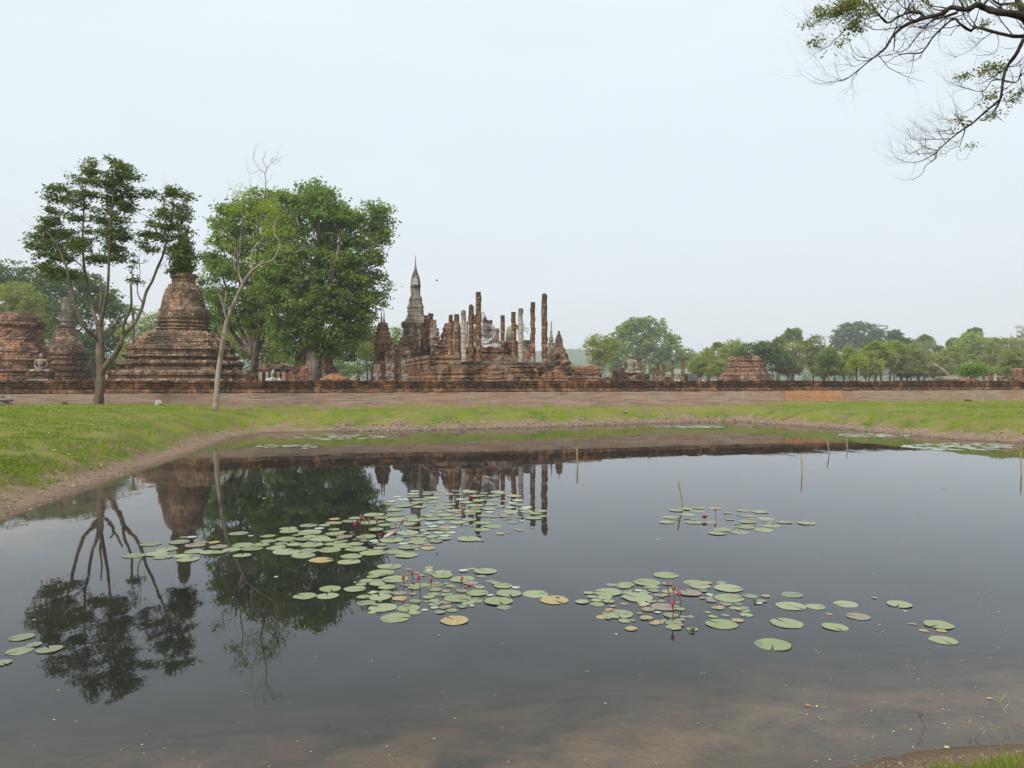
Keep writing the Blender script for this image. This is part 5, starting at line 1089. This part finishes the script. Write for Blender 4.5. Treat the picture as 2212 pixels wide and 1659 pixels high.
PL = {'a': ('left middle cluster', 'in the cluster around the tall red buds'), 'b': ('middle', 'in the dense raft over the column reflections'), 'c': ('centre', 'in the raft left of centre with five tall pink buds'), 'd': ('right', 'in the right hand raft around four close red buds'),
      'e': ('', 'in the loose ring around one lone pink bud'), 'f': ('', 'drifting apart in open water at the right'), 'g': ('', 'by the left edge of the pond'), 'h': ('', 'in the far flat raft near the stony bank'), 'i': ('', 'in the little far raft nearest the left bank'), 'j': ('', 'in the farthest raft under the middle bank'), 'k': ('', 'in the narrow far raft by the right bank'), 'l': ('', 'in the wide pale raft by the right bank')}
KL = {'g': 'green lily pad', 'y': 'yellowed lily pad', 'b': 'bronze lily pad', 'd': 'dull lily pad'}
for (X0, Y0, rx_, ry_, cnt, grp) in [(985,1120,170,52,60,'b'),(900,1270,150,48,60,'c'),(1440,1310,160,45,60,'d'),(1560,1128,110,20,22,'e'),(760,1165,150,26,36,'a')]:
    for q in range(cnt):
        a = r1.uniform(0, 6.28); rr_ = math.sqrt(r1.random()); pads.append((X0+rx_*rr_*math.cos(a), Y0+ry_*rr_*math.sin(a), r1.uniform(7, 20), r1.choice('bbydd'), grp))
pads.sort(key=lambda q: -(q[2]**2)*(q[1]-HY))
restV = {'g': MB(), 'y': MB(), 'b': MB(), 'd': MB()}
big = 0
for q, (X, Y, w_, k, grp) in enumerate(pads):
    if k == 'g' and (grp == 'g' or (w_ < 48 and r1.random() < .33)): k = 'd'
    D_ = F*CZ/(Y-HY); rad = w_/2/F*D_*.97; x = wx(X, D_); me = PMESH[k][r1.randint(0, 3)]
    rz = r1.gauss(-math.pi/2 if Y > 1300 else math.pi/3, 1.3); z_ = .002+r1.random()*.010
    if q < 298:
        o_ = bpy.data.objects.new('lily_pad', me); link(o_); o_.location = (x, D_, z_); o_.scale = (rad, rad, rad*1.0); o_.rotation_euler = (r1.gauss(0, .012), r1.gauss(0, .012), rz)
        sz = 'large ' if rad > .19 and k == 'g' else ('small ' if rad < .1 else '')
        tag(o_, sz + KL[k] + ' ' + PL[grp][1].replace('around', 'by'), 'lily pad', sz+KL[k].split(' lily')[0]+' pads '+PL[grp][1])
    else:
        mt = Matrix.Translation((x, D_, z_)) @ Matrix.Rotation(rz, 4, 'Z') @ Matrix.Scale(rad, 4)
        restV[k].add([mt @ v.co for v in me.vertices], [tuple(p_.vertices) for p_ in me.polygons])
allr = MB(); mi = []
for ki, k in enumerate(('g', 'y', 'b', 'd')): allr.add(restV[k].v, restV[k].f); mi += [ki]*len(restV[k].f)
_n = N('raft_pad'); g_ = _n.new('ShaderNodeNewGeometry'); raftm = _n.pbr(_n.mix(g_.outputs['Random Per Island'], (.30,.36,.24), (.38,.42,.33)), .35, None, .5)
o_ = allr.build('small_lily_pads', raftm, None, True); o_.data.materials.append(PM['y']); o_.data.materials.append(PM['b']); o_.data.materials.append(PM['d']); o_.data.polygons.foreach_set('material_index', mi)
tag(o_, 'smallest and farthest lily pads filling out the floating rafts', 'lily pads', kind='stuff')

# lily buds
M['stem'] = plain('lily_stem', (.16,.06,.04), .5); M['bud'] = plain('pink_bud', (.33,.085,.08), .5, .3, 8, .2, .3, (.22,.08,.05)); M['petal'] = plain('magenta_petal', (.42,.05,.14), .5)
def bud(X0, Y0, X1, Y1, label, hpx=11, mat='bud', grp=None):
    """X0,Y0 top of bud; X1,Y1 foot at the water"""
    D_ = F*CZ/(Y1-HY); root = empty('water_lily', label, 'water lily', (wx(X1, D_), D_, 0), 0, grp)
    top = Vector((wx(X0, D_)-wx(X1, D_), 0, (Y1-Y0)/F*D_)); bh = min(hpx/F*D_, top.z*.6); base = top*(1-bh/top.z)
    mb = MB(); P, Rr = crom([Vector((0,.02,-.3)), Vector((0,0,0)), base*.5+Vector((.01,0,0)), base], [.006,.006,.006,.007], 4); mb.tube(P, Rr, 7); mb.build('stem', M['stem'], root, True)
    mb = MB(); r_ = bh*.2; ax_ = (top-base)
    for k in range(5):
        a = 2*math.pi*k/5; off = Vector((math.cos(a), math.sin(a), 0))*r_*.35
        mb.tube([base, base+ax_*.25+off*1.6, base+ax_*.55+off*1.9, base+ax_*.85+off*.8, top+off*.15], [r_*.4, r_*.75, r_*.75, r_*.45, r_*.08], 6)
    mb.build('bud', M[mat], root, True)
def bloom(X, Y, label, s=.05):
    D_ = F*CZ/(Y-HY); mb = MB()
    for k in range(14):
        a = 2*math.pi*k/14; el = .5+.5*(k % 2); d = Vector((math.cos(a)*math.cos(el), math.sin(a)*math.cos(el), math.sin(el))); sd = Vector((-math.sin(a), math.cos(a), 0))*s*.28
        mb.add([Vector((0,0,0)), d*s*.6+sd, d*s*1.2, d*s*.6-sd], [(0,1,2,3)])
    o_ = mb.build('lily_flower', M['petal']); o_.location = (wx(X, D_), D_, .035); tag(o_, label, 'flower')
f4 = lambda x, y: (242.6+x*.2741, 1030.9+y*.2741); f5 = lambda x, y: (606.4+x*.3015, 1182.5+y*.3015); f6 = lambda x, y: (1182.5+x*.2878, 1061.2+y*.2878); f1 = lambda x, y: (788.3+x*.1919, 1043+y*.1919)
for fn, a, b, lb, hp, mt in [(f4,(1960,292),(1955,455),'tallest bright pink bud on the left raft',11,'petal'),(f4,(1912,345),(1908,485),'pink bud standing lowest on the left raft, first from the left',12,'petal'),(f4,(1945,335),(1958,458),'thin brownish bud beside the tallest bright pink bud',9,'bud'),
  (f4,(1986,318),(1985,440),'slim rust red bud in the middle of the left raft group',9,'bud'),(f4,(2020,322),(2018,445),'rust red bud just right of the slim one on the left raft',9,'bud'),(f4,(2085,320),(2080,462),'thick stemmed rust red bud at the right of the left raft group',11,'bud'),
  (f1,(433,405),(385,500),'leaning orange pink bud next to the curled brown leaf',11,'bud'),(f1,(352,452),(333,555),'magenta bud on a pale arched stem by the curled brown leaf',8,'petal'),
  (f5,(876,190),(878,318),'open tipped pink bud, leftmost in the raft of five buds',14,'bud'),(f5,(937,155),(943,258),'dark red bud standing highest in the raft of five buds',13,'bud'),(f5,(981,192),(998,322),'deep pink bud on a slanting stem in the raft of five buds',13,'petal'),(f5,(1076,212),(1074,300),'thin brown bud between the slanting and rightmost pink buds',12,'bud'),(f5,(1300,205),(1282,305),'pink bud at the right end of the raft of five buds',12,'bud'),
  (f6,(903,676),(912,840),'rust red bud on a curved stem, leftmost of the right raft group',13,'bud'),(f6,(949,703),(946,868),'orange red bud in the middle of the right raft group',13,'bud'),(f6,(988,738),(1000,870),'fat red bud, rightmost of the right raft group',15,'bud'),(f6,(941,820),(938,975),'lowest dark pink bud at the front of the right raft group',14,'petal'),
  (f6,(1260,125),(1260,200),'lone pink bud in the small far ring of pads',8,'bud'),(f1,(985,70),(986,200),'brown bud in the back of the large dense raft',9,'bud'),(f1,(1085,310),(1097,405),'brown drooping bud in the centre of the large dense raft',8,'bud')]:
    A_ = fn(*a); B_ = fn(*b); bud(A_[0], A_[1], B_[0], B_[1], lb, hp, mt)
for (X, Y, lb) in [(674,937,'faint pink bud, left of the far flat raft'),(687,934,'faint pink bud in the middle of the far flat raft'),(701,938,'red bud in the middle right of the far flat raft')]: bud(X, Y, X, Y+10, lb, 4, 'petal')
for fn, p_, lb in [(f4,(2108,480),'magenta bloom on the water at the right of the left raft'),(f5,(1350,308),'magenta bloom floating beside the raft of five buds'),(f6,(1180,218),'magenta bloom in the small far ring of pads'),(f1,(1190,198),'magenta bloom at the back of the large dense raft')]:
    q = fn(*p_); bloom(q[0], q[1], lb, .055 if q[1] > 1150 else .09)
# curled leaves
def curled(label, X, Y, s, mat, rz):
    D_ = F*CZ/(Y-HY); mb = MB(); n_ = 9
    V_ = []; 
    for k in range(n_):
        t = k/(n_-1); 
        for j in range(5): u_ = j/4-.5; V_.append((s*(t-.5)*2, s*u_*math.sin(math.pi*(t*.8+.15)), s*(.25+.9*t*abs(u_)*1.6)))
    Fc = [(k*5+j, k*5+j+1, k*5+j+6, k*5+j+5) for k in range(n_-1) for j in range(4)]; mb.add(V_, Fc)
    o_ = mb.build('curled_leaf', mat, None, True); o_.location = (wx(X, D_), D_, .0); o_.rotation_euler = (0, 0, rz); tag(o_, label, 'leaf')
M['brownleaf'] = plain('brown_leaf', (.14,.06,.04), .7); M['darkgreenleaf'] = plain('folded_green_leaf', (.09,.11,.03), .6, .5, 12); M['paleleaf'] = plain('pale_wilted_leaf', (.42,.34,.28), .4)
curled('dark brown dead leaf curled upright on the large raft', 894, 1142, .13, M['brownleaf'], .2)
curled('pale wilted leaf folded up by the magenta bud', 843, 1162, .14, M['paleleaf'], .8)
curled('folded dark green leaf at the front of the right hand raft', 1494, 1366, .05, M['darkgreenleaf'], .5)
curled('folded green leaf at the right of the right hand raft', 1631, 1304, .045, M['darkgreenleaf'], 1.5)
curled('small brown leaf lying on the last pad of the centre raft', 1203, 1294, .03, M['brownleaf'], .2)
# floating bits
mb = MB(); r1 = random.Random(8)
for q in range(560):
    Y = 1659-(r1.random()**1.6)*640; X = r1.uniform(-20, 2230) if r1.random() < .5 else r1.gauss(1950, 200); D_ = F*CZ/(Y-HY); x = wx(X, D_)
    if sdist(np.array([x]), np.array([D_]))[0] > -.05: continue
    a = r1.uniform(0, 3.1); l_ = r1.uniform(.005, .014)*(D_/7)**.7*(2.6 if r1.random() < .06 else 1); asp = r1.uniform(.3, .9); dx, dy = math.cos(a)*l_, math.sin(a)*l_
    mb.add([(x-dx, D_-dy, .003), (x+dy*asp, D_-dx*asp, .006), (x+dx, D_+dy, .004), (x-dy*asp, D_+dx*asp, .007)], [(0,1,2,3)])
_n = N('floating_bits'); g_ = _n.new('ShaderNodeNewGeometry'); fb = _n.pbr(_n.mix(_n.ramp(g_.outputs['Random Per Island'], .3, .6), (.45,.48,.20), (.38,.17,.08)), .7, None, .2)
tag(mb.build('floating_litter', fb), 'tiny leaf scraps and blossoms floating on the pond', 'litter', kind='stuff')

# bamboo stakes
_n = N('bamboo'); c = _n.coord(); f = _n.noise(_n.map(c, (1,1,3)), 5, 3); M['bamboo'] = _n.pbr(_n.mix(_n.ramp(f, .35, .65), (.42,.31,.17), (.26,.17,.09)), .6, None, .3)
for (X0, Y0, X1, Y1, lb, wd) in [(1246.5,970,1248,1007,'pale upright stake in the water below the platform end',3),(1464,1033,1475,1090,'leaning bamboo stake beside the small far ring of pads',3.2),(1731,983,1733,1023,'upright stake left of two slanting stakes',2.4),
    (1787,951,1792,981,'slanting stake in the middle of the three far right stakes',2.4),(1829,948,1831,969,'shortest stake under the right bank',2.0),(2205,978,2207,1023,'dark stake at the right edge of the photo',2.6)]:
    D_ = F*CZ/(Y1-HY); b = at(X1, Y1, D_); t = at(X0, Y0, D_); d = (b-t); mb = MB(); pts = []; rad = []
    r_ = wd/2/F*D_
    for k in range(11): pts.append(t + d*(k/10)*1.6 - b); rad.append(r_*(1.18 if k % 3 == 2 else 1))
    mb.tube(pts, rad, 8); o_ = mb.build('bamboo_stake', M['bamboo'], None, True); o_.location = b; tag(o_, lb, 'stake', 'stakes standing in the pond')

# weeds and stalks on the near bank
M['stalk'] = plain('seed_head', (.42,.42,.20), .7, .4, 20); M['darkstalk'] = plain('dark_twig', (.07,.045,.035), .8)
rw = random.Random(3)
def stalk(X0, Y0, X1, Y1, label, heads=3, mat='stalk'):
    # foot on ground or lakebed along the ray
    D_ = 6.0
    for _ in range(40):
        x = wx(X1, D_); z_ = max(float(ground_z(x, D_)), -.02); Dn = (CZ-z_)*F/(Y1-HY); D_ = D_*.5+Dn*.5
    b = at(X1, Y1, D_); t = at(X0, Y0, D_-.02); L_ = (t-b).length; mb = MB(); rt_ = Vector((rw.gauss(0,.02), 0, 0))
    P, Rr = crom([b-(t-b)*.15-b, (t-b)*.5+rt_, (t-b)], [.0022,.0018,.001], 6); mb.tube(P, Rr, 5, False)
    for k in range(heads):
        s_ = -1 if k % 2 else 1; q = (t-b)*(.72+.09*k) ; e_ = q + Vector((s_*L_*.12, rw.uniform(-.02,.02), L_*.16)); mb.tube([q, q.lerp(e_, .5), e_], [.0012,.0035,.001], 5, False)
    if heads == 0: pass
    else: mb.tube([(t-b)*.85, (t-b)*.95, (t-b)*1.02], [.0015,.0045,.001], 5, False)
    o_ = mb.build('seed_stalk' if mat == 'stalk' else 'bare_twig', M[mat], None, True); o_.location = b; tag(o_, label, 'grass stalk' if mat == 'stalk' else 'twig')
for (a, b, lb, h_, mt) in [((2160,1505),(2196,1612),'tall branching seed stalk near the right edge of the near bank',4,'stalk'),((2143,1560),(2166,1630),'thick pale seed head left of the tall branching stalk',2,'stalk'),((2092,1553),(2106,1590),'short pale seed head rising from the shallow water',2,'stalk'),
   ((2120,1575),(2140,1625),'small forked seed stalk at the waterline',3,'stalk'),((1882,1588),(1892,1625),'single faint grass stalk at the left end of the muddy shore',1,'stalk'),((2088,1592),(2096,1612),'short dark red twig poking up left of the seed stalks',0,'darkstalk'),((2114,1590),(2122,1612),'short dark twig between the seed stalks',0,'darkstalk'),((1985,1540),(2003,1578),'thin dark curved twig standing in the shallows',1,'darkstalk')]:
    stalk(*a, *b, lb, h_, mt)

# ---------------------------------------------------------------- overhanging tree on the near bank at the right
D = 9.5; q8 = lambda x, y: (1697.9+x*.2485, y*.2485)
ov = empty('overhanging_tree', 'dark barked tree whose nearly bare branches reach in from the upper right', 'tree', (10.6, 5.6, float(ground_z(10.6, 5.6))-.1))
mb = MB(); rn = random.Random(21); L0 = Vector(ov.location); ends = []
def br(path, w0, w1, d0=0, d1=0, n=9, tw=0, tl=.9, up=.5):
    pts = []; m = len(path)-1; 
    for k, (x, y) in enumerate(path):
        t = k/m; X, Y = q8(x, y); p_ = at(X, Y, D+d0+(d1-d0)*t+.12*math.sin(k*1.9)); pts.append(p_-L0)
    rad = [((w0+(w1-w0)*(k/m)**.5)*.92*.2485/2)/F*D for k in range(m+1)]
    P, Rr = crom(pts, rad, 4); Rr = [a*(1+rn.uniform(-.1, .16)) for a in Rr]; mb.tube(P, Rr, n)
    for k in range(int(tw*1.5)):
        j = rn.randint(2, len(P)-1); d = (P[j]-P[j-1]).normalized(); s_ = Vector((rn.gauss(-.35, .5), rn.gauss(0, .5), rn.gauss(-.1, .55)))
        twigs(mb, P[j], (d*.7+s_), tl*rn.uniform(.6, 1.25), min(Rr[j]*.55, .0085), 2, rn, up, 4, .62, 3, ends, 6, .2)
    return P
br([(2600,900),(2420,560),(2250,320),(2120,230),(2069,170),(2000,135),(1830,112),(1720,78),(1650,50),(1550,92),(1430,72),(1340,128),(1200,165),(1050,215),(960,280),(900,350),(860,420),(790,480),(700,550),(580,650),(480,710),(440,690)], 120, 3, 0, -.8, 10, 22, .55)
br([(2110,240),(2069,190),(2040,80),(2005,10),(1980,-60)], 66, 40, 0, .5, 10)
br([(2010,40),(1930,40),(1850,45),(1790,10),(1760,-30)], 34, 16, .4, .8)
br([(1700,60),(1740,10),(1790,-30)], 26, 18, -.1, .3)
br([(1200,165),(1160,120),(1130,120),(1050,120),(960,160),(870,205),(800,130),(740,60),(700,-30)], 30, 12, -.3, .2, 8, 9, .5)
br([(870,200),(790,140),(650,190),(540,240),(450,320),(370,400),(290,440)], 14, 3, -.1, .3, 6, 14, .5)
br([(790,140),(700,60),(600,60),(470,130),(330,180),(230,240)], 10, 3, 0, .5, 6, 16, .45)
br([(740,50),(640,30),(520,60),(420,150),(320,260)], 9, 3, .3, .7, 6, 14, .4)
br([(1480,120),(1360,160),(1270,180),(1200,250),(1100,360),(1050,430),(900,480),(750,510),(600,580),(520,560)], 20, 3, .1, .6, 7, 16, .5)
br([(2120,310),(2069,320),(1960,320),(1800,285),(1650,245),(1590,270),(1500,210),(1460,170),(1380,220),(1270,330),(1210,420),(1160,465),(1050,470),(980,480)], 46, 10, .1, .6, 9, 8, .45)
br([(2110,230),(2075,320),(2040,380),(1990,480),(1910,590),(1880,700),(1860,850),(1830,890),(1720,980),(1620,1070),(1530,1130),(1450,1190),(1380,1250),(1310,1320),(1290,1385),(1210,1440),(1180,1510),(1090,1570)], 50, 3, 0, -.9, 9, 10, .4)
br([(1875,690),(1780,710),(1700,800),(1560,770),(1410,720)], 14, 3, -.3, -.1, 6, 10, .35)
br([(1700,810),(1700,860),(1640,900),(1600,950),(1480,1000)], 9, 3, -.2, 0, 5, 7, .35)
br([(1620,1070),(1500,1045),(1410,1050),(1330,1010)], 9, 3, -.5, -.3, 5, 7, .3)
br([(1450,1165),(1430,1130),(1370,1140),(1220,1150),(1160,1110)], 8, 2.5, -.6, -.5, 5, 7, .3)
br([(1420,1210),(1250,1215),(1100,1220),(1050,1110)], 9, 2.5, -.7, -.8, 5, 9, .3)
br([(1310,1310),(1180,1290),(1080,1340),(1030,1300)], 8, 2.5, -.8, -.7, 5, 7, .28)
br([(1310,1320),(1200,1390),(1080,1415),(970,1385),(940,1345)], 9, 2.5, -.8, -1, 5, 9, .28)
br([(1550,1130),(1530,1200),(1500,1290)], 11, 5, -.5, -.6, 5, 2, .3)
br([(1500,1270),(1430,1300),(1370,1340),(1300,1330)], 6, 2.5, -.6, -.7, 5, 6, .25)
br([(1480,1310),(1490,1390),(1580,1380)], 3.5, 2, -.6, -.6, 4, 1, .2)
br([(1890,705),(1990,720),(2040,650),(2100,630)], 14, 10, -.3, 0, 6, 4, .3)
br([(1990,720),(2030,690),(2040,770),(2060,790)], 10, 4, -.2, 0, 6, 3, .3)
br([(1870,880),(1960,880),(2030,820),(2080,700)], 6, 3, -.5, -.2, 5, 6, .3)
br([(1960,310),(1840,150),(1870,60),(1900,-20)], 12, 6, .1, .4, 6, 5, .35)
br([(1800,280),(1700,350),(1600,440),(1450,510)], 9, 3, .1, .4, 5, 9, .3)
br([(1820,280),(1840,380),(1790,470),(1650,490)], 8, 2.5, .1, .3, 5, 7, .3)
br([(1020,125),(1080,30),(1130,-30)], 15, 9, -.1, .2, 6, 4, .4)
br([(850,150),(900,60),(980,0),(1020,-30)], 13, 7, 0, .2, 6, 4, .4)
br([(1430,80),(1450,20),(1460,-30)], 10, 7, 0, .3, 6, 3, .35)
br([(1500,230),(1450,270),(1420,320)], 10, 5, .2, .3, 6, 1, .3)
# trunk and upper limbs outside the frame
jt = at(*q8(2600, 900), D) - L0
P, Rr = crom([Vector((0,0,-.2)), Vector((.05,.1,1.6)), Vector((-.1,.4,3.2)), jt*.6+Vector((0,.5,1.6)), jt], [.42,.33,.28,.2,.13], 5); mb.tube(P, Rr, 12)
P, Rr = crom([Vector((-.1,.4,3.2)), Vector((.8,.6,5)), Vector((1.6,1,7.4)), Vector((1.2,1.6,9.5))], [.22,.18,.12,.05], 5); mb.tube(P, Rr, 9)
mb.build('trunk', M['barkdark'], ov, True)
lb_ = [(500,80,110,70),(420,120,90,50),(560,220,70,50),(300,120,60,60),(190,225,35,25),(260,370,35,40),(370,440,30,25),(600,260,50,35),(640,130,90,50),(560,30,100,50),(500,360,40,25),(780,60,60,40),(1830,610,50,35),(1770,600,70,35),(1700,640,50,25),(1550,665,60,22),(1780,850,35,50),(1520,1035,40,25),(1530,1090,30,18),(1600,1270,40,25),(1700,215,35,35),(1560,15,60,20),(1980,60,30,30),(1960,870,40,50),(1890,975,30,14),(1750,1010,50,20),(1210,1280,30,16),(1290,1310,20,20),(2020,800,30,40),(1150,70,60,50),(1720,930,30,20)]
bl = pxblobs([(q8(a, b)[0], q8(a, b)[1], c_*.2485, d_*.2485) for a, b, c_, d_ in lb_], D, 2.2, 4)
V_, F_ = leaf_cloud(bl, 3800, .042, 33, clump=7, cr=.05, shell=.05, flat=.3, aspect=.42)
_n = N('sparse_canopy_leaf'); g_ = _n.new('ShaderNodeNewGeometry'); cl = _n.mix(_n.ramp(g_.outputs['Random Per Island'], .84, .9), _n.mix(g_.outputs['Random Per Island'], (.17,.22,.05), (.24,.29,.07)), (.36,.17,.07)); M['leafov'] = _n.pbr(cl, .5, None, .3, (.4, cl))
me = mesh_np('leaves', V_ - np.array(L0), F_, M['leafov']); link(bpy.data.objects.new('leaves', me), ov)
# a bird over the ruins
D_ = 60.0; mb = MB(); p_ = at(943, 606, D_); mb.tube([Vector((-.12,0,.05)), Vector((-.03,0,.02)), Vector((.06,0,-.02)), Vector((.13,0,-.05))], [.01,.035,.03,.005], 6)
mb.add([(-.03,0,.03),(.05,0,0),(.06,.32,.1),(.0,.3,.12)], [(0,1,2,3)]); mb.add([(-.03,0,.03),(.05,0,0),(.12,-.28,.02),(.06,-.3,.05)], [(0,3,2,1)])
o_ = mb.build('flying_bird', M['darkstalk']); o_.location = p_; tag(o_, 'tiny dark bird in the sky right of the lotus bud stupa', 'bird')

# ---------------------------------------------------------------- haze
mb = MB(); mb.box(-2600, 2600, -300, 2560, -7, 75)
n = N('haze'); pv_ = n.new('ShaderNodeVolumePrincipled'); pv_.inputs['Color'].default_value = (.86, .93, .97, 1); pv_.inputs['Density'].default_value = .00038; pv_.inputs['Anisotropy'].default_value = .1
n.set(n.out.inputs[1], pv_.outputs[0])
tag(mb.build('haze', n.m), 'thin pale haze over the distance', 'haze', kind='stuff')
